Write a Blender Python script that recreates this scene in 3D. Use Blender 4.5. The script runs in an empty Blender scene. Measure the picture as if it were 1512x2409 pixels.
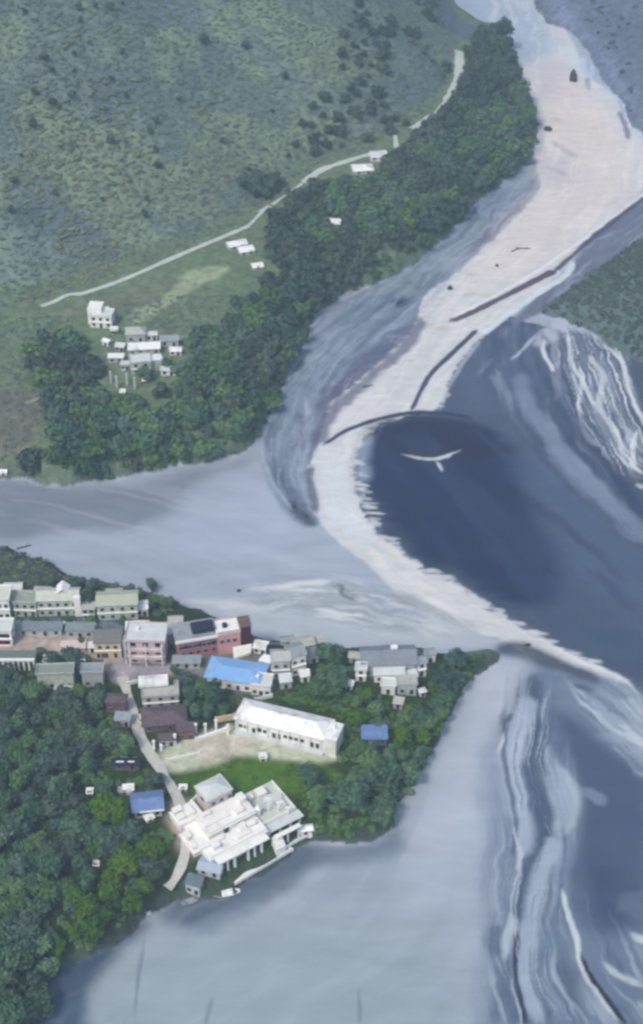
import bpy, math, random
import numpy as np
from mathutils import Vector
random.seed(7); rng = np.random.default_rng(11)
S = bpy.context.scene
COL = S.collection
R = math.radians

# ------------------------------------------------------------------ camera, sky, sun, exposure
CAM_H, PITCH, VFOV = 400.0, 38.0, 36.0
cam = bpy.data.cameras.new('camera'); co = bpy.data.objects.new('camera', cam); COL.objects.link(co)
co.location = (0, 0, CAM_H); co.rotation_euler = (R(90 - PITCH), 0, 0)
cam.sensor_fit = 'VERTICAL'; cam.angle = R(VFOV); cam.clip_start = 1; cam.clip_end = 9000
S.camera = co
cam.dof.use_dof = True; cam.dof.focus_distance = 60.0; cam.dof.aperture_fstop = 0.37
SUN_EL, SUN_AZ = 52.0, 215.0            # azimuth: light comes from behind-left of the camera
w = bpy.data.worlds.new('World'); S.world = w; w.use_nodes = True
wn = w.node_tree.nodes; wl = w.node_tree.links
sky = wn.new('ShaderNodeTexSky'); sky.sky_type = 'NISHITA'; sky.sun_disc = False
sky.sun_elevation = R(SUN_EL); sky.sun_rotation = R(SUN_AZ); sky.dust_density = 3.0; sky.air_density = 1.0
wl.new(sky.outputs[0], wn['Background'].inputs[0]); wn['Background'].inputs[1].default_value = 0.12
sl = bpy.data.lights.new('sun', 'SUN'); so = bpy.data.objects.new('sun', sl); COL.objects.link(so)
sl.energy = 1.5; sl.angle = R(12); sl.color = (1.0, 0.95, 0.88)
az, el = R(SUN_AZ), R(SUN_EL)
sd_ = Vector((math.sin(az) * math.cos(el), math.cos(az) * math.cos(el), math.sin(el)))
so.rotation_euler = sd_.to_track_quat('Z', 'Y').to_euler(); so.location = (-200, -200, 600)
S.view_settings.view_transform = 'Standard'; S.view_settings.look = 'None'; S.view_settings.gamma = 1
S.view_settings.exposure = 0.5
S.render.engine = 'CYCLES'
try: S.cycles.volume_bounces = 1; S.cycles.max_bounces = 6
except Exception: pass
HAZE_DENSITY = 0.00022; HAZE_COLOR = (0.66, 0.82, 1.0)

# ------------------------------------------------------------------ tools: noise, distances, pixels of the survey -> ground
_T = rng.random((256, 256))
def vn(x, y):
    xi = np.floor(x).astype(int); yi = np.floor(y).astype(int); fx = x - xi; fy = y - yi
    fx = fx * fx * (3 - 2 * fx); fy = fy * fy * (3 - 2 * fy)
    a = _T[xi & 255, yi & 255]; b = _T[(xi + 1) & 255, yi & 255]; c = _T[xi & 255, (yi + 1) & 255]; d = _T[(xi + 1) & 255, (yi + 1) & 255]
    return (a * (1 - fx) + b * fx) * (1 - fy) + (c * (1 - fx) + d * fx) * fy
def fbm(x, y, o=4):
    s = 0; a = .5; t = 0
    for i in range(o):
        s = s + a * vn(x + 17.3 * i, y + 5.1 * i); t += a; a *= .5; x = x * 2.03; y = y * 2.03
    return s / t
def _bands(P, fn, lo_hi):
    """run fn(slice, i) for the rows of P (ordered by y) each polygon edge can reach"""
    y = P[:, 1]; o = None
    if np.any(y[1:] < y[:-1]): o = np.argsort(y, kind='stable'); P = P[o]; y = P[:, 1]
    ys_ = y if y.flags.c_contiguous else np.ascontiguousarray(y)
    for i, (l_, h_) in enumerate(lo_hi):
        s = slice(np.searchsorted(ys_, l_, 'left'), np.searchsorted(ys_, h_, 'right'))
        if s.stop > s.start: fn(P, s, i)
    return o
def seg_dist(P, poly, closed, cap=1e4):
    """distance of the points P (N,2) to a polyline (cap: farther than this need not be known)"""
    n = len(poly); m = n if closed else n - 1; d = np.full(len(P), float(cap) ** 2)
    A = poly[:m]; B = poly[(np.arange(m) + 1) % n]
    def fn(P_, s, i):
        q = P_[s]; a = A[i]; ab = B[i] - a; k = None
        if cap < 1e3:
            k = np.nonzero((q[:, 0] > min(a[0], B[i][0]) - cap) & (q[:, 0] < max(a[0], B[i][0]) + cap))[0]
            if not len(k): return
            q = q[k]
        x = q[:, 0] - a[0]; y = q[:, 1] - a[1]; t = np.clip((x * ab[0] + y * ab[1]) / (ab @ ab + 1e-9), 0, 1)
        x -= t * ab[0]; y -= t * ab[1]; v = x * x + y * y
        if k is None: np.minimum(d[s], v, out=d[s])
        else: kk = s.start + k; d[kk] = np.minimum(d[kk], v)
    o = _bands(P, fn, [(min(p[1], q[1]) - cap, max(p[1], q[1]) + cap) for p, q in zip(A, B)])
    d = np.sqrt(d)
    if o is not None: r = np.empty_like(d); r[o] = d; d = r
    return d
def inside(P, poly):
    c = np.zeros(len(P), bool); n = len(poly)
    def fn(P_, s, i):
        x1, y1 = poly[i]; x2, y2 = poly[(i + 1) % n]
        if y1 == y2: return
        q = P_[s]; y = q[:, 1]; c[s] ^= ((y1 > y) != (y2 > y)) & (q[:, 0] < (x2 - x1) * (y - y1) / (y2 - y1) + x1)
    o = _bands(P, fn, [(min(poly[i][1], poly[(i + 1) % n][1]), max(poly[i][1], poly[(i + 1) % n][1])) for i in range(n)])
    if o is not None: r = np.empty_like(c); r[o] = c; c = r
    return c
def sdist(P, poly, cap=1e4): return np.where(inside(P, poly), 1, -1) * seg_dist(P, poly, True, cap)   # + inside
def smooth(pts, closed=False, it=2):
    p = np.array(pts, float)
    for _ in range(it):
        n = len(p); out = [] if closed else [p[0]]
        for i in range(n if closed else n - 1):
            a, b = p[i], p[(i + 1) % n]; out += [a * .75 + b * .25, a * .25 + b * .75]
        if not closed: out.append(p[-1])
        p = np.array(out)
    return p
FPX = 1204.5 / math.tan(R(VFOV / 2)); cp, sp = math.cos(R(PITCH)), math.sin(R(PITCH))
def rays(px):
    px = np.atleast_2d(np.array(px, float)); dx = (px[:, 0] - 756) / FPX; dy = (1204.5 - px[:, 1]) / FPX
    return np.stack([dx, cp + dy * sp, -sp + dy * cp], 1)
def g0(px):
    d = rays(px); t = CAM_H / -d[:, 2]; return (d * t[:, None])[:, :2]

# ------------------------------------------------------------------ lie of the land
LAND_A = [(1040, -60), (1060, 10), (1150, 75), (1195, 85), (1215, 170), (1258, 250), (1270, 330), (1235, 385), (1130, 470), (1060, 545), (980, 622),
          (900, 662), (790, 702), (738, 745), (705, 830), (655, 920), (628, 990), (605, 1050), (545, 1075), (480, 1085), (400, 1105), (330, 1115),
          (250, 1133), (130, 1145), (60, 1128), (-80, 1130), (-1200, 1150), (-2500, 700), (-2500, -220), (900, -220)]
LAND_B = [(-1200, 1270), (-80, 1285), (60, 1302), (150, 1350), (200, 1368), (330, 1385), (400, 1415), (450, 1440), (560, 1465), (610, 1510), (700, 1510), (850, 1530),
          (980, 1520), (1050, 1545), (1140, 1528), (1190, 1540), (1130, 1580), (1085, 1630), (1050, 1700), (1040, 1750), (1000, 1810), (935, 1900), (920, 1955),
          (860, 1985), (740, 1975), (700, 2010), (560, 2085), (545, 2112), (430, 2115), (360, 2150), (335, 2180), (210, 2250), (130, 2295), (105, 2340), (85, 2420), (70, 2700), (-1200, 2900)]
LAND_C = [(1900, 420), (1530, 545), (1450, 598), (1385, 645), (1320, 695), (1262, 735), (1330, 755), (1420, 800), (1480, 840), (1560, 880), (2400, 1000), (2600, 600)]
LAND_D = [(1255, -40), (1255, 20), (1290, 60), (1340, 70), (1385, 120), (1420, 200), (1462, 235), (1475, 290), (1530, 330), (1800, 250), (2600, 100), (2200, -200), (1250, -200)]
LA, LB, LC, LD = [g0(smooth(p, True, 1)) for p in (LAND_A, LAND_B, LAND_C, LAND_D)]
HILL = g0([(-2500, 900), (-300, 760), (100, 735), (190, 700), (400, 622), (500, 578), (590, 535), (650, 470), (740, 415), (860, 375), (960, 320), (1040, 255), (1075, 180), (1070, 60), (1000, -60), (900, -220), (-2500, -220)])
def bank(d, h, k): return np.where(d > 0, h * (1 - np.exp(-np.maximum(d, 0) / k)), 0)
def land_d_exact(P):
    wv = 3.0 * (fbm(P[:, 0] / 9, P[:, 1] / 9, 3) - .5) * 2
    return [sdist(P, L) + wv for L in (LA, LB, LC, LD)]
def height_exact(P, D=None):
    P = np.atleast_2d(P)
    if D is None: D = land_d_exact(P)
    dA, dB, dC, dD = D
    h = np.zeros(len(P))
    dh = np.maximum(sdist(P, HILL), 0)
    n1 = fbm(P[:, 0] / 60, P[:, 1] / 60, 3) - .5
    n2 = fbm(P[:, 0] / 18 + 9, P[:, 1] / 18, 3) - .5
    hill = 13 + .012 * np.maximum(dA, 0) + .52 * dh * (1 + .25 * n1) + 6 * n1 * np.minimum(dh / 20, 1) + 2.0 * n2
    edge = bank(dA, 7, 7) + .62 * np.maximum(dA, 0)
    hA = -np.log(np.exp(-hill / 3.0) + np.exp(-edge / 3.0)) * 3.0
    h = np.where(dA > 0, np.clip(hA, 0, 300), h)
    h = np.where(dB > 0, bank(dB, 8.5, 7) + 1.2 * n2 * np.minimum(dB / 15, 1) + .03 * np.clip(dB, 0, 300), h)
    h = np.where(dC > 0, bank(dC, 4, 8) + .10 * np.clip(dC, 0, 600), h)
    h = np.where(dD > 0, bank(dD, 5, 10) + .35 * np.clip(dD, 0, 500), h)
    dm = np.maximum.reduce([dA, dB, dC, dD])
    bed = np.where(dm < 0, .35 * (fbm(P[:, 0] / 14, P[:, 1] / 14, 4) - .5) * np.minimum(-dm / 4, 1), 0)
    return h + bed
RX0, RX1, RY0, RY1, RS = -520.0, 640.0, 190.0, 1330.0, 2.0
_gx = np.arange(RX0, RX1 + RS, RS); _gy = np.arange(RY0, RY1 + RS, RS); _GX, _GY = np.meshgrid(_gx, _gy); _GP = np.stack([_GX.ravel(), _GY.ravel()], 1)
_GD = land_d_exact(_GP); _GZ = height_exact(_GP, _GD); _GR = np.stack(_GD + [_GZ], -1).reshape(len(_gy), len(_gx), 5)
def sample(P):
    """relief and bank distances from the survey raster (exact outside it)"""
    P = np.atleast_2d(P); fx = (P[:, 0] - RX0) / RS; fy = (P[:, 1] - RY0) / RS
    ok = (fx >= 0) & (fx < len(_gx) - 1.001) & (fy >= 0) & (fy < len(_gy) - 1.001)
    xi = np.clip(fx.astype(int), 0, len(_gx) - 2); yi = np.clip(fy.astype(int), 0, len(_gy) - 2); tx = np.clip(fx - xi, 0, 1)[:, None]; ty = np.clip(fy - yi, 0, 1)[:, None]
    v = (_GR[yi, xi] * (1 - tx) + _GR[yi, xi + 1] * tx) * (1 - ty) + (_GR[yi + 1, xi] * (1 - tx) + _GR[yi + 1, xi + 1] * tx) * ty
    if not ok.all(): Q = P[~ok]; Dq = land_d_exact(Q); v[~ok] = np.stack(Dq + [height_exact(Q, Dq)], -1)
    return v
def land_d(P): v = sample(P); return [v[:, i] for i in range(4)]
def height(P): return sample(P)[:, 4]
def ground(px):
    """ground points seen at survey pixels, on the relief"""
    d = rays(px); t0 = np.zeros(len(d)); ts = np.linspace(CAM_H * .95, CAM_H * 3.3, 90); hit = np.full(len(d), np.nan); prev = None
    for t in ts:
        tt = t / np.ones(len(d)); p = d * tt[:, None]; z = CAM_H + p[:, 2]; below = z < height(p[:, :2])
        new = below & np.isnan(hit); hit[new] = tt[new]
    hit = np.where(np.isnan(hit), CAM_H / -d[:, 2], hit); lo = hit - (ts[1] - ts[0]); hi = hit.copy()
    for _ in range(9):
        m = (lo + hi) / 2; p = d * m[:, None]; b = CAM_H + p[:, 2] < height(p[:, :2]); hi = np.where(b, m, hi); lo = np.where(b, lo, m)
    p = d * hi[:, None]; return np.stack([p[:, 0], p[:, 1], height(p[:, :2])], 1)
def G1(x, y): return Vector(ground([(x, y)])[0])

# ------------------------------------------------------------------ colours: survey colour (sRGB 0-255) -> base colour under this hazy blue daylight
GAIN = np.array((.95, .96, 1.13)); VEIL = np.array((.042, .058, .080))
def lin(c):
    c = np.array(c, float) / 255; return np.where(c < .04045, c / 12.92, ((c + .055) / 1.055) ** 2.4)
def alb(c): return np.clip((lin(c) - VEIL) / GAIN, .006, .82)
def nodes(name):
    m = bpy.data.materials.new(name); m.use_nodes = True; nt = m.node_tree; return m, nt.nodes, nt.links, nt.nodes['Principled BSDF']
def mat(name, rgb, rough=.8, var=.25, scale=1.5, spec=.2, dirt=None, dirt_scale=.6, dirt_amt=.5, metal=0, bump=0):
    m, n, l, b = nodes(name); a = alb(rgb)
    g = n.new('ShaderNodeNewGeometry'); no = n.new('ShaderNodeTexNoise'); no.inputs['Scale'].default_value = scale; no.inputs['Detail'].default_value = 5
    l.new(g.outputs['Position'], no.inputs['Vector'])
    r = n.new('ShaderNodeMapRange'); r.inputs[1].default_value = .25; r.inputs[2].default_value = .75; r.inputs[3].default_value = 1 - var; r.inputs[4].default_value = 1 + var * .6
    l.new(no.outputs[0], r.inputs[0])
    mx = n.new('ShaderNodeVectorMath'); mx.operation = 'SCALE'; mx.inputs[0].default_value = tuple(a); l.new(r.outputs[0], mx.inputs['Scale'])
    out = mx.outputs[0]
    if dirt is not None:
        n2 = n.new('ShaderNodeTexNoise'); n2.inputs['Scale'].default_value = dirt_scale; n2.inputs['Detail'].default_value = 7; n2.inputs['Roughness'].default_value = .7; l.new(g.outputs['Position'], n2.inputs['Vector'])
        r2 = n.new('ShaderNodeMapRange'); r2.inputs[1].default_value = .5; r2.inputs[2].default_value = .68; r2.inputs[3].default_value = 0; r2.inputs[4].default_value = dirt_amt; l.new(n2.outputs[0], r2.inputs[0])
        mm = n.new('ShaderNodeMix'); mm.data_type = 'RGBA'; l.new(r2.outputs[0], mm.inputs['Factor']); l.new(out, mm.inputs['A']); mm.inputs['B'].default_value = (*alb(dirt), 1); out = mm.outputs['Result']
    l.new(out, b.inputs['Base Color']); b.inputs['Roughness'].default_value = rough; b.inputs['Specular IOR Level'].default_value = spec; b.inputs['Metallic'].default_value = metal
    return m
def ground_mat(name, rough=.85, spec=.15, var=.3, s1=.35, s2=2.2, bump=.3, stretch=None):
    m, n, l, b = nodes(name)
    at = n.new('ShaderNodeAttribute'); at.attribute_name = 'tint'
    g = n.new('ShaderNodeNewGeometry'); vec = g.outputs['Position']
    if stretch:
        mp = n.new('ShaderNodeMapping'); mp.inputs['Scale'].default_value = stretch; l.new(vec, mp.inputs[0]); vec = mp.outputs[0]
    a1 = n.new('ShaderNodeTexNoise'); a1.inputs['Scale'].default_value = s1; a1.inputs['Detail'].default_value = 8; a1.inputs['Roughness'].default_value = .62; a1.inputs['Distortion'].default_value = .6; l.new(vec, a1.inputs['Vector'])
    r = n.new('ShaderNodeMapRange'); r.inputs[1].default_value = .3; r.inputs[2].default_value = .7; r.inputs[3].default_value = 1 - var; r.inputs[4].default_value = 1 + var; l.new(a1.outputs[0], r.inputs[0])
    mx = n.new('ShaderNodeVectorMath'); mx.operation = 'SCALE'; l.new(at.outputs['Color'], mx.inputs[0]); l.new(r.outputs[0], mx.inputs['Scale'])
    l.new(mx.outputs[0], b.inputs['Base Color']); b.inputs['Roughness'].default_value = rough; b.inputs['Specular IOR Level'].default_value = spec
    a2 = n.new('ShaderNodeTexNoise'); a2.inputs['Scale'].default_value = s2; a2.inputs['Detail'].default_value = 5; l.new(vec, a2.inputs['Vector'])
    bp = n.new('ShaderNodeBump'); bp.inputs['Strength'].default_value = bump; bp.inputs['Distance'].default_value = .5; l.new(a2.outputs[0], bp.inputs['Height']); l.new(bp.outputs[0], b.inputs['Normal'])
    return m
def tag(o, label=None, cat=None, group=None, kind=None):
    if label: o['label'] = label
    if cat: o['category'] = cat
    if group: o['group'] = group
    if kind: o['kind'] = kind
    return o

# ------------------------------------------------------------------ ground sheet (fan of cells, finer near by), split into its surfaces
ys = [-900, -400, -100, 60, 140, 190]
y = 215.0
while y < 1250: ys.append(y); y += .42 + (y - 215) / 1000 * 1.5
ys += [1290, 1350, 1450, 1600, 1850, 2200, 2700, 3200]
ys = np.array(ys)
un = np.linspace(-1.35, 1.35, 760); du = un[1] - un[0]
us = np.concatenate([[-9, -6, -4, -3, -2.4, -2, -1.7, -1.5], un, [1.5, 1.7, 2, 2.4, 3, 4, 6, 9]])
NX, NY = len(us), len(ys)
hw = .2037 * np.sqrt(np.maximum(ys, 150) ** 2 + CAM_H ** 2)
X = us[None, :] * hw[:, None]; Y = np.repeat(ys[:, None], NX, 1)
P = np.stack([X.ravel(), Y.ravel()], 1)
SV = sample(P); dA, dB, dC, dD, Z = SV.T
C = np.zeros((len(P), 3)); C[:] = alb((160, 174, 204))
px_, py_ = P[:, 0], P[:, 1]
NW1 = fbm(px_ / 11, py_ / 11, 4) - .5; NW2 = fbm(px_ / 9 + 31, py_ / 2.2, 4) - .5; NW3 = fbm(px_ / 40 + 7, py_ / 40, 4); NF = fbm(px_ / 3 + 3, py_ / 3, 3)
def mixin(idx, a, col):
    C[idx] = C[idx] * (1 - a[:, None]) + np.asarray(col)[None, :] * a[:, None]
def near(poly, m):
    lo = poly.min(0) - m; hi = poly.max(0) + m
    return np.nonzero((px_ > lo[0]) & (px_ < hi[0]) & (py_ > lo[1]) & (py_ < hi[1]))[0]
def area(pts, rgb, soft=1.5, amt=1, rag=2, comb=0, it=2):
    poly = g0(smooth(pts, True, it)); i = near(poly, soft + rag + comb + 2)
    if not len(i): return
    s = sdist(P[i], poly, soft + rag + comb + 2) + rag * 2 * NW1[i] + comb * 2 * NW2[i]
    t = np.clip((s + soft) / (2 * soft), 0, 1); t = t * t * (3 - 2 * t)
    mixin(i, t * amt, alb(rgb))
def along(Q, poly):
    """arc length and signed offset of Q relative to a polyline"""
    best = np.full(len(Q), 1e18); S_ = np.zeros(len(Q)); D_ = np.zeros(len(Q)); acc = 0.0
    for i in range(len(poly) - 1):
        a = poly[i]; ab = poly[i + 1] - a; L = math.hypot(*ab) + 1e-9; x = Q[:, 0] - a[0]; y = Q[:, 1] - a[1]; t = np.clip((x * ab[0] + y * ab[1]) / L / L, 0, 1)
        dx = x - t * ab[0]; dy = y - t * ab[1]; v = dx * dx + dy * dy; k = v < best; best[k] = v[k]; S_[k] = acc + t[k] * L; D_[k] = np.sqrt(v[k]) * np.sign(ab[0] * y[k] - ab[1] * x[k]); acc += L
    return S_, D_, acc
LN = [0]
def line(pts, rgb, wid=1.5, soft=.8, amt=1, rag=.6, breakup=0, taper=True, solid=False):
    poly = g0(smooth(pts, False, 2)); i = near(poly, wid + soft + rag + 2)
    if not len(i): return
    LN[0] += 1
    s_, d_, T_ = along(P[i] + np.stack([NW1[i], NW2[i]], 1) * rag * 2.4, poly)
    e = np.clip(np.minimum(s_, T_ - s_) / (T_ * .28), 0, 1) ** .7 if taper else 1
    if solid: e = np.clip(np.minimum(s_, T_ - s_) / 4, 0, 1)
    wv = wid * ((.8 + .4 * vn(s_ / 6 + LN[0], s_ * 0)) if solid else (.45 + 1.1 * fbm(s_ / 7 + LN[0] * 3.7, s_ * 0 + LN[0], 3))) * e
    s = wv - np.abs(d_)
    t = np.clip((s + soft) / (2 * soft), 0, 1); t = t * t * (3 - 2 * t) * (e ** .5)
    fine = fbm(s_ / 9 + LN[0], d_ / .9 + 40, 3); t = t * (1 if solid else np.clip(.35 + 1.3 * fine, 0, 1))
    if breakup: t = t * np.clip(1 - breakup + breakup * 2.2 * (NF[i] * .5 + NW3[i] * .5), 0, 1)
    mixin(i, t * amt, alb(rgb))
def sstep(a, b, x): t = np.clip((x - a) / (b - a), 0, 1); return t * t * (3 - 2 * t)
def flow(pts, guide, light, dark, al=.8, ad=.7, L=26, w_=2.6, soft=5, rag=2, th=.56, seed=0):
    """silt and foam drawn out along the current"""
    poly = g0(smooth(pts, True, 2)); i = near(poly, soft + rag)
    m = np.clip((sdist(P[i], poly, soft + rag + 2) + rag * 2 * NW1[i] + soft) / (2 * soft), 0, 1); i = i[m > 0]; m = m[m > 0]
    s_, d_, T_ = along(P[i], g0(smooth(guide, False, 3))); d_ = d_ + 5 * NW1[i] + 9 * (NW3[i] - .5); s_ = s_ + 6 * NW2[i]
    n = .62 * fbm(s_ / L + seed, d_ / w_ + seed, 3) + .38 * fbm(s_ / (L * .45) + seed + 9, d_ / (w_ * .4) + 3, 3)
    if light is not None: mixin(i, m * al * sstep(th, th + .13, n), alb(light))
    if dark is not None: mixin(i, m * ad * sstep(1 - th, 1 - th - .13, n), alb(dark))
Z7 = lambda L: [(882 + a * .4382, 1353 + b * .4382) for a, b in L]
Z5 = lambda L: [(588 + a * .611, 588 + b * .611) for a, b in L]
PALE, BRT, DRK, SLT = (160, 174, 205), (198, 205, 224), (62, 76, 106), (86, 101, 128)
BRT_POLY = [(1100, -60), (1130, 30), (1200, 95), (1225, 175), (1275, 245), (1282, 330), (1255, 385), (1278, 440), (1225, 500), (1150, 572), (1065, 650), (992, 692), (978, 765),
            (905, 845), (830, 905), (765, 955), (752, 1040), (727, 1090), (724, 1170), (748, 1228), (820, 1297), (895, 1352), (925, 1400), (1000, 1440), (1100, 1475), (1200, 1515), (1300, 1560), (1480, 1612), (1490, 1608),
            (1400, 1562), (1290, 1508), (1190, 1448), (1100, 1385), (970, 1315), (875, 1235), (838, 1150), (842, 1080), (880, 1015), (960, 975), (1035, 968), (1065, 880), (1130, 790), (1240, 700), (1335, 632),
            (1375, 560), (1520, 455), (1530, 330), (1478, 290), (1440, 215), (1375, 180), (1330, 60), (1290, 30), (1260, -60)]
def paint():
    # calm river, lower left and mid left
    area([(-100, 1120), (200, 1150), (420, 1110), (600, 1080), (560, 1110), (480, 1130), (440, 1190), (380, 1235), (180, 1250), (60, 1270), (-100, 1270)], (120, 134, 158), 7, .85, 4)  # shadow and reflection of the far forest, painted into the water colour
    area([(480, 1120), (620, 1100), (700, 1230), (680, 1330), (400, 1330), (380, 1240)], (166, 180, 214), 10, .6, 3)
    area([(0, 2150), (420, 2130), (700, 2080), (1100, 2090), (1100, 2500), (0, 2500)], (154, 169, 192), 16, .9, 5)
    area([(400, 2250), (1000, 2250), (1050, 2500), (200, 2500)], (144, 165, 184), 22, .8, 5)
    area([(80, 2290), (210, 2230), (330, 2160), (350, 2185), (270, 2250), (225, 2310), (205, 2380), (215, 2500), (60, 2500)], (84, 103, 132), 4, 1, 2)  # shadow wedge along the lower left bank, painted as darker water
    area([(1060, 1620), (1200, 1550), (1190, 1750), (1140, 1960), (1000, 2050), (930, 1960), (1010, 1820)], (176, 189, 216), 12, .8, 4)
    for L in ([(340, 2200), (325, 2300), (318, 2400)], [(500, 2340), (480, 2420)], [(845, 2320), (850, 2420)]): line(L, (100, 118, 145), .5, .6, .6)
    area([(690, 1970), (780, 1990), (730, 2050), (620, 2120), (560, 2155), (440, 2190), (380, 2170), (420, 2090)], (82, 100, 126), 5, .85, 3)  # dark reflection below the terraces, put into the water colour
    area([(880, 1980), (925, 1950), (950, 1960), (940, 2010), (820, 2040), (740, 2040), (740, 1990)], (98, 116, 144), 4, .75, 3)  # shaded reflection of the headland bank, painted onto the river
    # tributary plume
    area([(430, 1430), (620, 1400), (800, 1370), (1000, 1440), (1180, 1500), (1180, 1520), (900, 1520), (620, 1500), (560, 1460)], (180, 192, 212), 6, .7, 4, 1)
    area([(150, 1300), (400, 1320), (600, 1370), (420, 1420), (330, 1370), (180, 1350)], (158, 172, 198), 5, .6, 3)
    for L in ([(640, 1390), (760, 1375), (860, 1400)], [(700, 1420), (800, 1400), (900, 1420)], [(420, 1410), (520, 1420), (640, 1440)]): line(L, (204, 212, 230), 2.2, 2, .7, 2, .7)
    line([(780, 1375), (830, 1400), (850, 1412)], (110, 122, 140), 1.2, 1, .7, 1, .5)
    # gravel bar west of the bright bar
    area([(1245, 360), (1280, 400), (1275, 450), (1230, 510), (1150, 580), (1070, 655), (1000, 700), (985, 780), (900, 870), (770, 970), (760, 1040), (735, 1100), (735, 1180), (760, 1240), (700, 1240), (640, 1170), (605, 1060),
          (630, 960), (700, 820), (735, 745), (800, 700), (900, 662), (990, 615), (1060, 545), (1130, 470)], (128, 145, 176), 2, 1, 1.2, .6)
    area([(740, 740), (960, 640), (1130, 500), (1170, 540), (1000, 690), (820, 780)], (132, 152, 172), 3, .6, 2)
    area([(860, 690), (960, 690), (950, 720), (860, 745), (800, 770), (760, 760)], (105, 128, 160), 3, .6, 2)
    for L, c, q in (([(985, 740), (900, 830), (820, 900), (760, 950), (740, 1040)], (98, 104, 138), 4.5), ([(1270, 420), (1220, 480), (1160, 540), (1080, 620), (1030, 665)], (110, 118, 155), 3.2),
                    ([(640, 1060), (650, 1120), (700, 1190), (740, 1230)], (92, 108, 136), 3), ([(690, 960), (720, 1000), (690, 1080)], (100, 112, 140), 2.5), ([(900, 660), (820, 690), (760, 730)], (140, 160, 178), 2)):
        line(L, c, q, 2, .75, 2, .3)
    for L in ([(640, 1010), (632, 1060), (640, 1100)], [(715, 1000), (725, 960), (715, 930)], [(660, 940), (640, 1000)], [(780, 800), (740, 850)]): line(L, (170, 182, 215), .9, .8, .6, .8, .4)
    area([(920, 700), (965, 700), (955, 725), (920, 722)], (78, 92, 118), 1.6, .8, 1.2)
    # the bright bar
    area(BRT_POLY, BRT, .8, 1, 1.2, 1.2, 1)
    area([(1040, -60), (1270, -60), (1290, 60), (1310, 110), (1230, 170), (1190, 90), (1110, 40)], (158, 180, 214), 12, .95, 5)
    area([(1250, 200), (1360, 220), (1500, 330), (1500, 470), (1350, 550), (1250, 640), (1080, 690), (1150, 570), (1280, 440), (1270, 350)], (208, 205, 218), 16, .8, 5)
    area([(1230, 160), (1330, 130), (1400, 220), (1300, 260)], (186, 186, 208), 9, .7, 4)
    area([(760, 960), (900, 900), (940, 970), (800, 1010), (760, 1040)], (208, 212, 234), 6, .5, 2)
    area([(735, 1090), (835, 1070), (840, 1180), (900, 1270), (830, 1290), (745, 1210)], (200, 212, 236), 5, .6, 3)
    area([(1240, 370), (1330, 360), (1370, 420), (1300, 450)], (190, 190, 215), 7, .6, 4)
    for L, c, q in (([(1295, 330), (1330, 355), (1360, 375)], (140, 145, 168), 2.0), ([(1275, 395), (1310, 400), (1345, 420)], (150, 155, 178), 1.8), ([(1290, 275), (1350, 300)], (165, 168, 190), 1.5),
                    ([(990, 760), (1060, 780)], (186, 186, 196), 2.5), ([(1050, 690), (1200, 700)], (190, 190, 205), 2.0)): line(L, c, q, 1.6, .6, 1.2, .5)
    for k in range(90):
        a = rng.random(); b = rng.random()
        cx = 1300 - a * 520 + (b - .5) * 120; cy = 300 + a * 680 + (b - .5) * 40
        line([(cx, cy), (cx + 14 + 30 * b, cy + 2)], (150, 152, 175), .35 + .5 * b, .7, .4 * rng.random(), .6, .6)
    # dark silt flat, centre right
    area([(1215, 748), (1190, 745), (1130, 792), (1085, 850), (1050, 920), (1030, 968), (960, 980), (880, 1005), (845, 1060), (835, 1120), (850, 1200), (900, 1262), (980, 1330), (1100, 1392), (1190, 1455), (1290, 1512),
          (1400, 1562), (1490, 1608), (1512, 1640), (1700, 1700), (1750, 780), (1480, 835), (1380, 790)], SLT, .8, 1, 1.8, 3.6, 1)
    area([(870, 1010), (960, 985), (1120, 1000), (1210, 1050), (1260, 1200), (1330, 1330), (1300, 1440), (1190, 1430), (1080, 1360), (960, 1300), (880, 1200), (850, 1100)], DRK, 7, 1, 4, 3)
    area([(880, 1000), (960, 980), (1100, 985), (1180, 1030), (1120, 1040), (1010, 1060), (920, 1040)], (54, 62, 96), 4, .8, 2)
    area([(880, 1020), (1000, 1060), (1100, 1030), (1240, 1060), (1150, 1075), (1010, 1090), (930, 1070)], (46, 58, 90), 3, .8, 2)
    area([(840, 1040), (880, 1020), (860, 1080), (870, 1130), (838, 1130)], (150, 168, 200), 3, .7, 2)
    area([(1120, 800), (1240, 760), (1300, 830), (1260, 960), (1150, 960), (1060, 950)], (96, 110, 140), 8, .8, 4)
    area([(1200, 1080), (1330, 1060), (1520, 1320), (1600, 1500), (1400, 1420), (1280, 1250)], (90, 108, 142), 10, .7, 4)
    area([(1340, 1450), (1600, 1500), (1600, 1640), (1500, 1600), (1400, 1540)], (80, 98, 128), 8, .7, 4)
    line([(940, 1068), (990, 1078), (1030, 1078), (1060, 1066), (1085, 1058)], (200, 210, 228), .8, .7, .9, .5, .2)
    line([(1025, 1085), (1035, 1100), (1040, 1112)], (190, 202, 224), .8, .6, .9, .4)
    
    area([(1338, 632), (1385, 565), (1520, 468), (1720, 360), (1720, 560), (1450, 625), (1300, 715), (1230, 760), (1190, 760), (1260, 700)], (112, 123, 150), 1.6, 1, 1.2)
    flow([(1338, 632), (1385, 565), (1520, 468), (1720, 360), (1720, 560), (1450, 625), (1300, 715), (1260, 730)], [(1240, 730), (1360, 620), (1520, 500), (1700, 380)], (150, 162, 190), (92, 102, 130), .6, .6, 26, 2.2, 2, 1, .53, 51)
    # swirl upper right
    area(Z5([(1160, 300), (1330, 330), (1440, 380), (1470, 560), (1512, 660), (1500, 850), (1380, 800), (1270, 660), (1225, 470)]), (122, 138, 165), 4, .85, 2)
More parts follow.
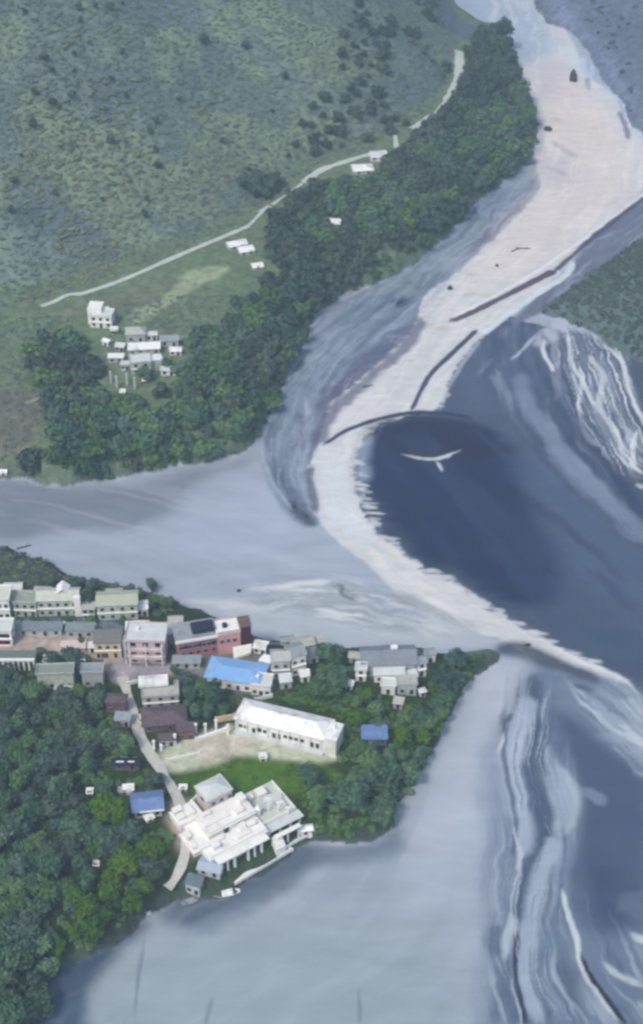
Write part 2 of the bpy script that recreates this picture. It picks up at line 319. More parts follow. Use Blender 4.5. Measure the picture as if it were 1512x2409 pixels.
    area(Z5([(1220, 240), (1160, 280), (1110, 320), (1080, 370), (1150, 370), (1200, 330), (1240, 290)]), (175, 186, 216), 2, .85, 1, 1.2)
    for L, c, q, a in (([(1040, 470), (1050, 560), (1120, 660), (1200, 780), (1300, 880), (1400, 980), (1530, 1120)], (126, 142, 174), 4.5, .8), ([(1230, 770), (1330, 900), (1420, 980)], (150, 166, 198), 2.2, .6),
                       ([(1100, 320), (1060, 380), (1000, 425)], (170, 182, 212), 1.0, .8), ([(950, 400), (900, 450), (870, 490)], (130, 146, 176), 1.6, .6), ([(990, 290), (960, 350)], (128, 142, 172), 2, .5),
                       ([(1130, 340), (1125, 410), (1165, 450), (1180, 480)], (196, 206, 230), 1.0, .9), ([(1160, 350), (1160, 410), (1185, 460)], (170, 182, 212), 1.1, .8), ([(1165, 480), (1190, 540), (1170, 580)], (130, 144, 176), 2.2, .7),
                       ([(1220, 320), (1225, 400), (1250, 460), (1290, 500), (1265, 570), (1255, 620), (1280, 690), (1330, 750)], (196, 206, 232), 1.1, .95), ([(1240, 600), (1250, 660), (1300, 740)], (190, 200, 226), .9, .8),
                       ([(1300, 390), (1340, 440), (1370, 510), (1335, 590), (1370, 650), (1420, 700), (1435, 800)], (190, 202, 224), 1.3, .9), ([(1330, 400), (1400, 520), (1380, 600), (1430, 680)], (160, 174, 200), 1.4, .7),
                       ([(1350, 360), (1410, 400), (1440, 430), (1440, 500), (1470, 580), (1520, 680)], (200, 210, 232), 1.1, .95), ([(1400, 400), (1430, 460), (1470, 590), (1520, 700)], (80, 94, 124), 1.0, .8),
                       ([(1485, 700), (1470, 780), (1475, 840), (1520, 870)], (205, 214, 236), 1.2, .9), ([(1450, 700), (1440, 830)], (170, 184, 212), 1.2, .7), ([(1290, 420), (1300, 500), (1290, 560)], (84, 98, 126), 1.3, .7),
                       ([(1380, 830), (1430, 900), (1520, 1010)], (70, 84, 118), 3, .7), ([(1200, 480), (1260, 660), (1340, 760), (1420, 880)], (74, 88, 122), 2.4, .6), ([(1480, 900), (1520, 920)], (190, 202, 226), 1.3, .8)):
        line(Z5(L), c, q, max(.6, q * .5), a, .9, .25)
    sg = Z5([(1150, 200), (1195, 380), (1225, 500), (1260, 640), (1330, 770), (1430, 890), (1560, 1020)])
    flow(Z5([(1150, 290), (1330, 320), (1450, 370), (1480, 560), (1530, 660), (1530, 900), (1400, 860), (1270, 700), (1210, 560)]), sg, (186, 198, 222), (86, 100, 132), .85, .75, 38, 2.3, 2.5, 1.5, .53, 3)
    flow(Z5([(850, 350), (1000, 280), (1180, 300), (1230, 560), (1300, 740), (1500, 960), (1560, 1180), (1350, 1000), (1180, 860), (1050, 640), (900, 560)]), sg, (138, 154, 184), (70, 86, 118), .6, .5, 40, 5, 7, 3, .52, 5)
    # lower right braids
    area([(1190, 1560), (1240, 1545), (1400, 1585), (1500, 1620), (1700, 1700), (1750, 2600), (1120, 2600), (1140, 2250), (1165, 2050), (1150, 1900), (1165, 1740), (1195, 1640)], (112, 130, 162), 7, 1, 3)
    area(Z7([(930, 700), (1150, 780), (1300, 930), (1500, 1080), (1500, 1800), (1400, 1900), (1250, 1950), (1100, 1750), (1060, 1500), (1060, 1330), (1100, 1170), (1020, 1040)]), (84, 100, 130), 6, .95, 3)
    area(Z7([(1100, 1500), (1300, 1560), (1300, 1800), (1150, 1850)]), (74, 90, 122), 9, .6, 3)
    area(Z7([(1150, 600), (1300, 630), (1500, 720), (1500, 1080), (1350, 960), (1200, 850)]), (152, 168, 198), 6, .85, 3, 1)
    area(Z7([(1000, 540), (1150, 600), (1200, 850), (1100, 780), (950, 640)]), (130, 146, 176), 6, .6, 3)
    area(Z7([(640, 370), (740, 345), (880, 380), (1010, 460), (1200, 525), (1200, 590), (1010, 520), (900, 500), (760, 450), (650, 430)]), (86, 100, 120), 2.2, .95, 1.6)
    line(Z7([(600, 140), (720, 260), (850, 330), (1000, 410), (1150, 480), (1300, 540), (1380, 590), (1420, 680)]), (210, 218, 236), 1.1, .8, .9, .6)
    line(Z7([(60, 65), (150, 120), (260, 170), (420, 240), (560, 280)]), (140, 152, 170), 2.6, 1.8, .75, 1.2)
    area(Z7([(500, 500), (740, 440), (840, 480), (800, 560), (760, 700), (640, 800), (560, 700)]), (178, 190, 216), 6, .8, 2)
    area(Z7([(890, 860), (940, 950), (1030, 1070), (1100, 1170), (1060, 1320), (980, 1400), (900, 1520), (870, 1600), (890, 1300), (880, 1000)]), (150, 166, 196), 2.4, .95, 1.4)
    st = [([(830, 620), (800, 800), (740, 900), (710, 1050), (750, 1250), (800, 1330), (810, 1430), (740, 1560), (700, 1700)], (158, 172, 204), 4.0, .85),
          ([(850, 560), (880, 760), (860, 900), (850, 1050), (885, 1250), (890, 1400), (835, 1560), (780, 1700), (790, 1850), (752, 1980), (748, 2150), (790, 2300), (815, 2440)], (88, 104, 134), 3.0, .9),
          ([(790, 1850), (752, 1980), (748, 2150), (790, 2300), (815, 2440)], (66, 82, 108), 1.0, .95),
          ([(900, 1500), (860, 1650), (850, 1800), (800, 1950), (790, 2080), (830, 2200), (900, 2420)], (156, 172, 203), 3.8, .9),
          ([(940, 1600), (905, 1750), (920, 1850), (900, 1960)], (124, 140, 170), 3, .7), ([(930, 2050), (950, 2200), (1040, 2420)], (146, 162, 194), 3, .8),
          ([(700, 720), (690, 820), (685, 960)], (92, 108, 138), 1.0, .8), ([(680, 870), (670, 960)], (190, 202, 228), .8, .8), ([(735, 740), (700, 800)], (70, 84, 110), .7, .8),
          ([(730, 1200), (765, 1330), (765, 1380)], (80, 96, 124), 1.3, .85), ([(730, 1520), (735, 1570)], (86, 102, 130), 1.2, .7), ([(660, 800), (610, 950), (640, 1150), (700, 1350), (690, 1600), (620, 1850), (600, 2050)], (138, 152, 184), 6, .6),
          ([(640, 1800), (640, 2000), (680, 2100), (690, 2260), (600, 2420)], (96, 112, 142), 3.4, .7), ([(720, 1800), (735, 1880), (700, 1960), (695, 2080)], (172, 186, 214), 1.5, .85),
          ([(1000, 1680), (1030, 1800), (1078, 1920), (1090, 2050), (1115, 2140), (1200, 2250), (1300, 2400)], (184, 198, 224), .9, .95), ([(1100, 2020), (1130, 2130), (1210, 2230), (1310, 2380), (1340, 2430)], (56, 70, 92), .8, .95),
          ([(1090, 2150), (1150, 2260), (1240, 2400)], (152, 170, 200), 3.0, .8), ([(985, 1900), (990, 2100), (1050, 2250), (1110, 2400)], (108, 126, 154), 4, .7),
          ([(1365, 1920), (1420, 1960), (1500, 2010)], (180, 194, 220), 1.8, .9), ([(1215, 2070), (1270, 2120), (1340, 2160), (1460, 2220)], (172, 186, 212), 1.1, .85), ([(1390, 2290), (1480, 2350)], (168, 184, 210), 1.6, .8),
          ([(1150, 1900), (1250, 2000), (1400, 2080), (1500, 2140)], (112, 128, 158), 3, .7), ([(1100, 1150), (1180, 1180), (1240, 1240)], (134, 150, 180), 2.4, .7), ([(1300, 1700), (1437, 1800), (1500, 1880)], (110, 126, 156), 4, .6),
          ([(1250, 820), (1330, 850), (1460, 920)], (182, 196, 222), 1.2, .8), ([(1050, 590), (1180, 620)], (84, 100, 126), 1.2, .7), ([(860, 1580), (830, 1590)], (70, 84, 108), .5, .9)]
    for L, c, q, a in st: line(Z7(L), c, q, max(.7, q * .55), a, 1.0, .15)
    bg = Z7([(800, 350), (790, 600), (740, 850), (735, 1050), (790, 1280), (800, 1430), (760, 1650), (735, 1850), (720, 2050), (770, 2250), (860, 2480)])
    flow(Z7([(640, 560), (900, 520), (940, 800), (1080, 1160), (1050, 1400), (960, 1600), (960, 1900), (1080, 2150), (1200, 2450), (560, 2450), (600, 2050), (640, 1600), (620, 1000)]), bg, (162, 177, 206), (92, 108, 138), .75, .6, 60, 3.2, 5, 2, .53, 11)
    bg2 = Z7([(1000, 1400), (1020, 1700), (1090, 1950), (1130, 2150), (1250, 2330), (1400, 2500)])
    flow(Z7([(930, 1550), (1050, 1600), (1130, 1850), (1300, 1950), (1500, 2000), (1560, 2500), (1000, 2500), (920, 2050)]), bg2, (156, 172, 202), (84, 100, 130), .7, .55, 60, 3.4, 6, 3, .54, 13)
    flow(Z7([(1000, 520), (1300, 600), (1500, 720), (1530, 1100), (1300, 960), (1100, 800)]), Z7([(900, 400), (1100, 600), (1300, 800), (1500, 950)]), (186, 200, 224), (98, 114, 142), .7, .6, 30, 3, 5, 3, .53, 17)
    # faint drawn-out tone on the rest
    area([(672, 1180), (700, 1182), (735, 1215), (748, 1240), (715, 1235), (680, 1205)], (84, 98, 124), 1.5, .85, 2, 1)
    flow(BRT_POLY, [(1290, 0), (1330, 200), (1370, 380), (1250, 560), (1080, 720), (930, 880), (790, 1030), (790, 1160), (900, 1300), (1100, 1430), (1400, 1580)], (226, 224, 238), (190, 192, 212), .35, .3, 30, 4, 2, 1, .54, 23)
    flow([(605, 1060), (630, 900), (735, 730), (900, 650), (1130, 470), (1245, 370), (1278, 440), (1065, 655), (985, 780), (770, 960), (735, 1100), (760, 1240), (700, 1230)], [(1260, 380), (1150, 530), (980, 680), (800, 800), (690, 960), (680, 1150), (760, 1260)], (156, 171, 203), (96, 110, 142), .55, .55, 26, 2.6, 3, 1.5, .53, 29)
    flow([(-100, 1150), (560, 1110), (700, 1260), (900, 1400), (1180, 1500), (700, 1500), (430, 1420), (150, 1330), (-100, 1280)], [(-100, 1190), (300, 1280), (600, 1380), (900, 1440), (1200, 1520)], (178, 190, 216), (142, 156, 184), .25, .22, 70, 6, 8, 3, .54, 31)
    flow([(100, 2400), (340, 2180), (740, 2010), (930, 1960), (1060, 1640), (1200, 1560), (1160, 1900), (1120, 2500), (100, 2500)], [(1130, 1560), (1040, 1850), (900, 2150), (600, 2350), (300, 2600)], (168, 184, 212), (132, 150, 178), .25, .25, 90, 10, 8, 3, .54, 37)
    flow([(880, 1020), (1180, 1000), (1300, 1100), (1512, 1450), (1480, 1590), (1190, 1440), (900, 1250)], [(900, 980), (1100, 1200), (1300, 1400), (1550, 1600)], (78, 96, 130), (52, 68, 100), .3, .4, 70, 12, 8, 4, .53, 41)
    # the main threads of the braids, over the fine drawn-out silt
    for L, c, q, sf, a in [([(850, 520), (880, 760), (860, 900), (850, 1050), (885, 1250), (890, 1400), (835, 1560), (780, 1700), (800, 1830), (760, 1980), (748, 2150), (790, 2300), (815, 2440)], (86, 102, 132), 2.6, 1.8, .85),
          ([(840, 640), (800, 780), (745, 900), (715, 1050), (750, 1230), (800, 1330), (800, 1420), (760, 1520)], (160, 175, 207), 3.4, 1.8, .85),
          ([(735, 735), (700, 800), (690, 900), (700, 1000), (725, 1150), (765, 1320), (760, 1400), (730, 1530)], (84, 100, 128), .8, .8, .8), ([(690, 830), (676, 900), (672, 960)], (188, 200, 226), .7, .6, .8),
          ([(900, 1400), (960, 1450), (900, 1560), (860, 1680), (850, 1800), (805, 1940), (775, 2080), (800, 2200), (880, 2420)], (160, 176, 207), 2.8, 1.6, .85),
          ([(775, 1900), (752, 1985), (745, 2150), (785, 2300), (812, 2440)], (60, 76, 102), .8, .6, .95), ([(715, 1800), (738, 1880), (700, 1960), (690, 2080)], (172, 187, 215), 1.4, 1, .8),
          ([(650, 1850), (640, 1980), (668, 2080)], (90, 106, 136), 1.8, 1.4, .75), ([(1000, 1670), (1030, 1800), (1076, 1920), (1088, 2050), (1113, 2140), (1200, 2250), (1300, 2400)], (196, 208, 230), .8, .6, .95),
          ([(1095, 2000), (1128, 2130), (1212, 2235), (1312, 2385), (1350, 2440)], (52, 66, 88), .8, .6, .95), ([(1215, 2065), (1270, 2120), (1340, 2160), (1460, 2220)], (176, 190, 214), .9, .7, .85), ([(1370, 1915), (1420, 1960), (1500, 2005)], (184, 198, 222), 1.5, 1, .85),
          ([(960, 1000), (1030, 1080), (1085, 1180), (1068, 1310), (1000, 1400)], (166, 181, 209), 1.3, 1.2, .7)]: line(Z7(L), c, q, sf, a, 1.0, 0, solid=True)
    for L, c, q, sf, a in [([(1220, 320), (1225, 400), (1250, 460), (1290, 505), (1265, 570), (1257, 630), (1280, 700), (1330, 765)], (200, 210, 234), .9, .7, .9), ([(1245, 560), (1243, 640), (1272, 710)], (96, 110, 140), 1.0, .8, .8),
          ([(1350, 360), (1405, 400), (1440, 440), (1440, 500), (1470, 580), (1525, 690)], (200, 210, 232), 1.0, .7, .9), ([(1330, 365), (1390, 430), (1425, 520), (1460, 610), (1525, 715)], (84, 98, 128), .9, .7, .85),
          ([(1130, 335), (1125, 400), (1160, 450), (1172, 480)], (200, 210, 232), .8, .6, .9), ([(1100, 322), (1060, 376), (1000, 422)], (172, 184, 214), .7, .7, .8), ([(1300, 400), (1345, 460), (1362, 520), (1335, 590), (1372, 660), (1420, 720), (1432, 800)], (186, 198, 222), 1.1, .9, .85),
          ([(1488, 690), (1470, 770), (1472, 835), (1520, 860)], (206, 215, 236), 1.0, .7, .9), ([(1040, 470), (1048, 560), (1115, 665), (1200, 780), (1300, 885), (1400, 985), (1530, 1125)], (122, 138, 170), 3.6, 2.6, .6),
          ([(1200, 480), (1250, 660), (1330, 770), (1420, 890), (1530, 1050)], (72, 86, 120), 2.0, 1.4, .7)]: line(Z5(L), c, q, sf, a, 1.0, 0, solid=True)
    flow(Z5([(1190, 300), (1330, 340), (1450, 380), (1480, 560), (1530, 660), (1530, 900), (1400, 850), (1280, 700), (1220, 560)]), sg, (208, 217, 238), (74, 88, 118), .85, .7, 44, 1.15, 2.5, 1.5, .575, 61)
    flow(Z7([(660, 560), (900, 560), (940, 860), (1060, 1160), (1030, 1400), (960, 1600), (960, 1900), (1080, 2150), (1200, 2450), (600, 2450), (640, 2050), (680, 1600), (660, 1000)]), bg, (184, 197, 222), (78, 94, 124), .7, .6, 55, 1.3, 5, 2, .585, 63)
    for L in ([(1120, 480), (1040, 555), (970, 620), (890, 668), (790, 708), (738, 755), (708, 830), (660, 920), (632, 990), (612, 1055), (640, 1140), (690, 1200)],): line(L, (160, 175, 206), .9, .8, .75, .8, .25, solid=True)
    line([(735, 1090), (728, 1150), (742, 1210)], (84, 98, 126), 1.4, 1, .8, 1.2, .2, solid=True); line([(985, 745), (975, 790), (900, 862), (830, 925), (765, 975), (748, 1050)], (96, 104, 138), 3.0, 2, .75, 2.2, .2, solid=True)
    ed = np.array(smooth([(836, 1080), (842, 1130), (858, 1195), (900, 1258), (980, 1328), (1100, 1390), (1190, 1452), (1290, 1510), (1390, 1558)], False, 2))
    for k in range(110):      # wash fingers running out from the pale bar into the pool
        t = rng.random() * (len(ed) - 1.01); i_ = int(t); p_ = ed[i_] * (1 - t + i_) + ed[i_ + 1] * (t - i_); n_ = 8 + 34 * rng.random() ** 2
        if rng.random() < .6: line([(p_[0] - 12, p_[1] - 1), (p_[0] + n_ * .5, p_[1] + 1), (p_[0] + n_, p_[1] + 3)], (194, 202, 222), .45 + .5 * rng.random(), .4, .8, .2)
        else: line([(p_[0] + 8, p_[1]), (p_[0] - n_ * .5, p_[1] - 1), (p_[0] - n_, p_[1] - 3)], (104, 118, 150), .3 + .4 * rng.random(), .4, .7, .2)
    flow([(560, 1400), (660, 1370), (800, 1360), (900, 1380), (960, 1430), (1100, 1490), (900, 1490), (700, 1450)], [(540, 1410), (700, 1400), (820, 1405), (960, 1450), (1150, 1500)], (204, 212, 228), (140, 152, 172), .8, .6, 14, 2.0, 5, 3, .5, 71)
    line([(775, 1378), (800, 1374), (808, 1386), (798, 1394), (815, 1405), (850, 1418)], (104, 116, 134), .8, .7, .8, 1, .2, solid=True); line([(640, 1385), (720, 1372), (780, 1368)], (208, 216, 232), 1.3, 1.2, .8, 1.4, .3, solid=True)
    # berm and cut channels of the bright bar
    line([(1052, 758), (1110, 735), (1200, 690), (1260, 660), (1310, 632)], (92, 88, 112), 2.2, .6, .95, .5, solid=True)
    line([(1060, 750), (1150, 702), (1250, 648), (1330, 592), (1420, 528), (1525, 448)], (222, 226, 244), 1.0, .6, .8, .6, solid=True)
    line([(1300, 640), (1335, 612), (1380, 568), (1440, 522), (1520, 462), (1600, 415)], (72, 80, 106), 1.7, 1.0, .9, 1, solid=True)
    line([(1130, 790), (1200, 735), (1280, 680), (1335, 645), (1350, 612)], (206, 220, 244), 1.8, .8, .9, .8, solid=True)
    line([(965, 970), (990, 915), (1020, 868), (1070, 825), (1125, 772)], (72, 82, 112), 1.3, .5, .95, .3, solid=True)
    line([(755, 1050), (820, 1008), (890, 985), (970, 968), (1060, 972), (1120, 985)], (68, 78, 108), 1.4, .5, .95, .4, solid=True)
    area([(1035, 968), (1062, 885), (1118, 805), (1135, 800), (1080, 870), (1045, 930), (1030, 968)], (170, 186, 218), .8, .6, .5, .8)
    line([(940, 1068), (990, 1080), (1030, 1079), (1060, 1066), (1085, 1058)], (206, 216, 232), .55, .5, .8, .5)
    line([(1020, 1080), (1032, 1095), (1040, 1112)], (206, 216, 232), .5, .5, .9, .4, solid=True)
    line([(1015, 1082), (1045, 1076), (1064, 1068)], (206, 216, 232), .9, .7, .8, .5)
    area([(1320, 110), (1345, 90), (1360, 140), (1370, 170), (1340, 150)], (190, 206, 226), 1.5, .8, 2, 2)
    for L in ([(1395, 150), (1380, 200), (1388, 240)], [(1370, 130), (1375, 180)], [(1440, 215), (1470, 240), (1475, 290)], [(1400, 205), (1450, 225), (1482, 262)], [(1480, 280), (1500, 310), (1525, 345)]): line(L, (178, 196, 236), 1.6, 1, .9, 1.2, solid=True)
    for L in ([(1455, 260), (1470, 300), (1478, 330)], [(1378, 180), (1385, 215)]): line(L, (110, 120, 160), 1.6, 1, .8, 1, solid=True)
    area([(1290, 230), (1345, 150), (1420, 230), (1440, 330), (1400, 420), (1300, 300)], (214, 208, 222), 8, .5, 4, 3)
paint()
# tone wander over all of the river bed
C *= np.array((1.015, .985, .93))
C *= (1 + .16 * (NW3 - .5)[:, None] + .10 * NW2[:, None])
# --- land colours
dm = np.maximum.reduce([dA, dB, dC, dD]); land = dm > 0
dh = sdist(P, HILL, 60)
ter = np.array(alb((74, 92, 84)))
Lc = np.where((dA > 0)[:, None], alb((112, 131, 120))[None], ter[None])
_hc = np.tile(alb((114, 132, 137)), (len(P), 1)); _b = sstep(.5, .66, fbm(px_ / 70 + 3, py_ / 70 + 8, 3))[:, None]; _y = sstep(.52, .66, fbm(px_ / 45 + 13, py_ / 45, 3))[:, None]
_hc = _hc * (1 - .7 * _b) + alb((100, 118, 134)) * .7 * _b; _hc = _hc * (1 - .7 * _y) + alb((130, 148, 132)) * .7 * _y
hillmix = np.clip((dh + 3) / 8, 0, 1) * (dA > 0)
Lc = Lc * (1 - hillmix[:, None]) + (_hc * (1 + .3 * (NW3 - .5)[:, None])) * hillmix[:, None]
Lc = np.where((dC > 0)[:, None], alb((100, 118, 128))[None] * (1 + .5 * (NW3 - .5)[:, None]), Lc)
Lc = np.where((dD > 0)[:, None], alb((108, 122, 146))[None] * (1 + .3 * (NW3 - .5)[:, None]), Lc)
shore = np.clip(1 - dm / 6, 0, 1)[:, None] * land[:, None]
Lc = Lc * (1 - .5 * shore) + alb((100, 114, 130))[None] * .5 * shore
C = np.where(land[:, None], Lc, C)
def larea(pts, rgb, soft=1.5, amt=1, rag=1.5, it=2, z=1):
    q = np.array(smooth(pts, True, it)); poly = ground(q)[:, :2]; i = near(poly, soft + rag + 2); i = i[land[i]]
    if not len(i): return
    s = sdist(P[i], poly, soft + rag + 2) + rag * 2 * NW1[i]; t = np.clip((s + soft) / (2 * soft), 0, 1); mixin(i, t * t * (3 - 2 * t) * amt, alb(rgb))
larea([(428, 640), (530, 618), (545, 640), (470, 670), (420, 700), (380, 735), (300, 770), (300, 730), (400, 690)], (150, 166, 150), 2, .95)
larea([(110, 740), (300, 690), (420, 640), (410, 690), (300, 740), (200, 740)], (118, 128, 122), 4, .8)
larea([(-60, 900), (80, 930), (150, 930), (90, 990), (80, 1060), (-60, 1080)], (116, 116, 122), 4, .8)
larea([(-60, 1290), (60, 1305), (150, 1350), (110, 1370), (-60, 1370)], (100, 116, 108), 4, .9)
larea([(40, 1485), (150, 1485), (230, 1500), (300, 1545), (330, 1580), (300, 1610), (250, 1600), (220, 1540), (60, 1530), (-20, 1540), (-20, 1490)], (178, 166, 172), 2, .95)
larea([(-20, 1452), (180, 1452), (300, 1462), (300, 1490), (-20, 1480)], (118, 134, 158), 2, .9)
larea([(250, 1550), (340, 1565), (480, 1560), (480, 1590), (330, 1590), (260, 1610)], (168, 164, 186), 2, .95)
larea([(400, 1520), (640, 1500), (720, 1530), (650, 1640), (420, 1640)], (128, 136, 140), 5, .8)
larea([(370, 1760), (430, 1735), (540, 1700), (600, 1720), (780, 1765), (800, 1790), (700, 1800), (560, 1775), (520, 1800), (430, 1820), (390, 1810)], (184, 193, 184), 2, .95)
larea([(430, 1740), (540, 1720), (620, 1750), (560, 1775), (480, 1800)], (186, 180, 180), 3, .85)
larea([(400, 1830), (520, 1800), (560, 1780), (780, 1800), (840, 1850), (700, 1870), (520, 1880), (440, 1870)], (92, 124, 68), 3, .95)
larea([(395, 1880), (470, 1880), (500, 1930), (490, 2000), (430, 2010), (400, 1950)], (172, 160, 172), 3, .9)
larea([(1000, 1500), (1110, 1490), (1200, 1520), (1150, 1545), (1010, 1540)], (120, 136, 140), 3, .8)
larea([(860, 1520), (1010, 1520), (1010, 1600), (860, 1600)], (126, 134, 146), 3, .9)
larea([(1020, -60), (1060, 20), (1130, 70), (1170, 110), (1100, 100), (1030, 60), (980, -60)], (98, 114, 132), 4, .9)
larea([(1230, 490), (1330, 620), (1512, 480)], (112, 120, 142), 6, .8)
larea([(1255, -40), (1300, 50), (1390, 110), (1430, 200), (1470, 230), (1500, 300), (1530, 300), (1440, 130), (1330, 20), (1320, -40)], (124, 136, 172), 6, .85)
larea([(740, 640), (785, 640), (775, 700), (755, 700)], (120, 130, 150), 2, .9)

# split by surface
NW = NX
ii = np.arange(NY - 1)[:, None] * NW + np.arange(NW - 1)[None, :]
quads = np.stack([ii, ii + 1, ii + NW + 1, ii + NW], -1).reshape(-1, 4)
cls = np.zeros(len(P), int)
cls[land] = 3
def pc(pts, rag=1.2, comb=1.2):
    poly = g0(smooth(pts, True, 1)); i = near(poly, 5); s = sdist(P[i], poly, 6) + rag * 2 * NW1[i] + comb * 2 * NW2[i]; return i[(s > 0)]
wet = ~land
k = pc([(1245, 360), (1280, 400), (1275, 450), (1230, 510), (1150, 580), (1070, 655), (1000, 700), (985, 780), (900, 870), (770, 970), (760, 1040), (735, 1100), (735, 1180), (760, 1240), (700, 1240), (640, 1170), (605, 1060), (600, 1000), (630, 900), (700, 790), (735, 720), (800, 690), (900, 650), (990, 605), (1060, 535), (1130, 460)], 1.2, .6); k = k[wet[k]]; cls[k] = 1
k = pc(BRT_POLY); k = k[wet[k]]; cls[k] = 2
qc = cls[quads]; qcls = np.where((qc == 3).any(1), 3, np.where((qc == 2).sum(1) >= 2, 2, np.where((qc == 1).sum(1) >= 2, 1, 0)))
def sheet(name, q, m):
    used = np.unique(q); mp = np.full(len(P), -1); mp[used] = np.arange(len(used)); q2 = mp[q]
    me = bpy.data.meshes.new(name); me.vertices.add(len(used)); me.vertices.foreach_set('co', np.column_stack([P[used], Z[used]]).astype(np.float32).ravel())
    me.loops.add(len(q2) * 4); me.loops.foreach_set('vertex_index', q2.astype(np.int32).ravel()); me.polygons.add(len(q2))
    me.polygons.foreach_set('loop_start', (np.arange(len(q2)) * 4).astype(np.int32)); me.polygons.foreach_set('use_smooth', np.ones(len(q2), bool))
    me.update(calc_edges=True); ca = me.attributes.new('tint', 'FLOAT_COLOR', 'POINT')
    ca.data.foreach_set('color', np.column_stack([C[used], np.ones(len(used))]).astype(np.float32).ravel()); me.materials.append(m); me.validate()
    o = bpy.data.objects.new(name, me); COL.objects.link(o); tag(o, kind='structure'); return o
M_water = ground_mat('silty_water', .42, .35, .10, .05, .9, .12, (.5, 1.6, 1))
M_bar = ground_mat('gravel_bar', .9, .1, .16, .12, 1.2, .5)
M_sand = ground_mat('pale_sand', .8, .12, .10, .16, .8, .4, (.6, 1.8, 1))
M_land = ground_mat('soil_and_grass', .95, .05, .38, .22, 1.2, .8)
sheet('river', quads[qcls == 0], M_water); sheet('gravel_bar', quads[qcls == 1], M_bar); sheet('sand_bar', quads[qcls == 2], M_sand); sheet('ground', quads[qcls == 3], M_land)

# ------------------------------------------------------------------ roads draped on the relief
def ribbon(name, pts, wid, m, jitter=.0):
    q = ground(smooth(pts, False, 3)); q2 = q[:, :2]; out = []
    # resample at 1.5 m
    L = np.concatenate([[0], np.cumsum(np.linalg.norm(np.diff(q2, axis=0), axis=1))]); n = max(int(L[-1] / 1.5), 3); s = np.linspace(0, L[-1], n)
    c = np.stack([np.interp(s, L, q2[:, 0]), np.interp(s, L, q2[:, 1])], 1); t = np.gradient(c, axis=0); t /= np.linalg.norm(t, axis=1)[:, None]; nn = np.stack([-t[:, 1], t[:, 0]], 1)
    ks = np.linspace(-1, 1, 5); wv = wid * (1 + jitter * 2 * (fbm(s / 5 + c[0, 0], s * 0 + 3, 2) - .5)); V = []
    for k_ in ks:
        p = c + nn * (wv * k_ / 2)[:, None]; z = height(p) + .12; V.append(np.column_stack([p, z]))
    V = np.stack(V, 1).reshape(-1, 3)
    V[:, 2] = np.repeat(V[:, 2].reshape(-1, 5).max(1), 5) if wid < 5 else V[:, 2]
    F = [(i * 5 + j, i * 5 + j + 1, (i + 1) * 5 + j + 1, (i + 1) * 5 + j) for i in range(n - 1) for j in range(4)]
    me = bpy.data.meshes.new(name); me.from_pydata(V.tolist(), [], F); me.materials.append(m); o = bpy.data.objects.new(name, me); COL.objects.link(o); tag(o, kind='structure'); return o
M_road = mat('road_gravel', (188, 200, 205), .9, .2, .5)
M_lane = mat('lane_dust', (190, 193, 200), .9, .15, .5)
ribbon('road', [(98, 722), (130, 710), (160, 692), (192, 692)], 2.8, M_road, .3)
ribbon('road', [(190, 692), (230, 680), (300, 655), (400, 610), (500, 568), (585, 532)], 3.0, M_road, .3)
ribbon('road', [(585, 532), (603, 512), (616, 500)], 1.8, M_road, .5)
ribbon('road', [(640, 482), (676, 456), (712, 431)], 1.6, M_road, .6)
ribbon('road', [(612, 500), (635, 485)], 3, M_road, .3)
ribbon('road', [(715, 430), (755, 398), (800, 385), (850, 368), (880, 362)], 4.2, M_road, .5)
ribbon('road', [(968, 302), (1000, 285), (1038, 258), (1060, 222), (1078, 180), (1080, 120)], 5.0, M_road, .4)
ribbon('path', [(928, 312), (932, 345), (930, 380)], 2.4, M_road, .3)
ribbon('path', [(62, 950), (120, 925), (160, 912)], 2.6, mat('path_earth', (140, 152, 148), .9, .2, .5), .3)
ribbon('lane', [(288, 1592), (300, 1630), (312, 1670), (322, 1712), (345, 1762), (372, 1800), (398, 1840), (420, 1880), (432, 1920), (440, 1975), (432, 2030), (410, 2078), (394, 2098)], 3.4, M_lane, .35)

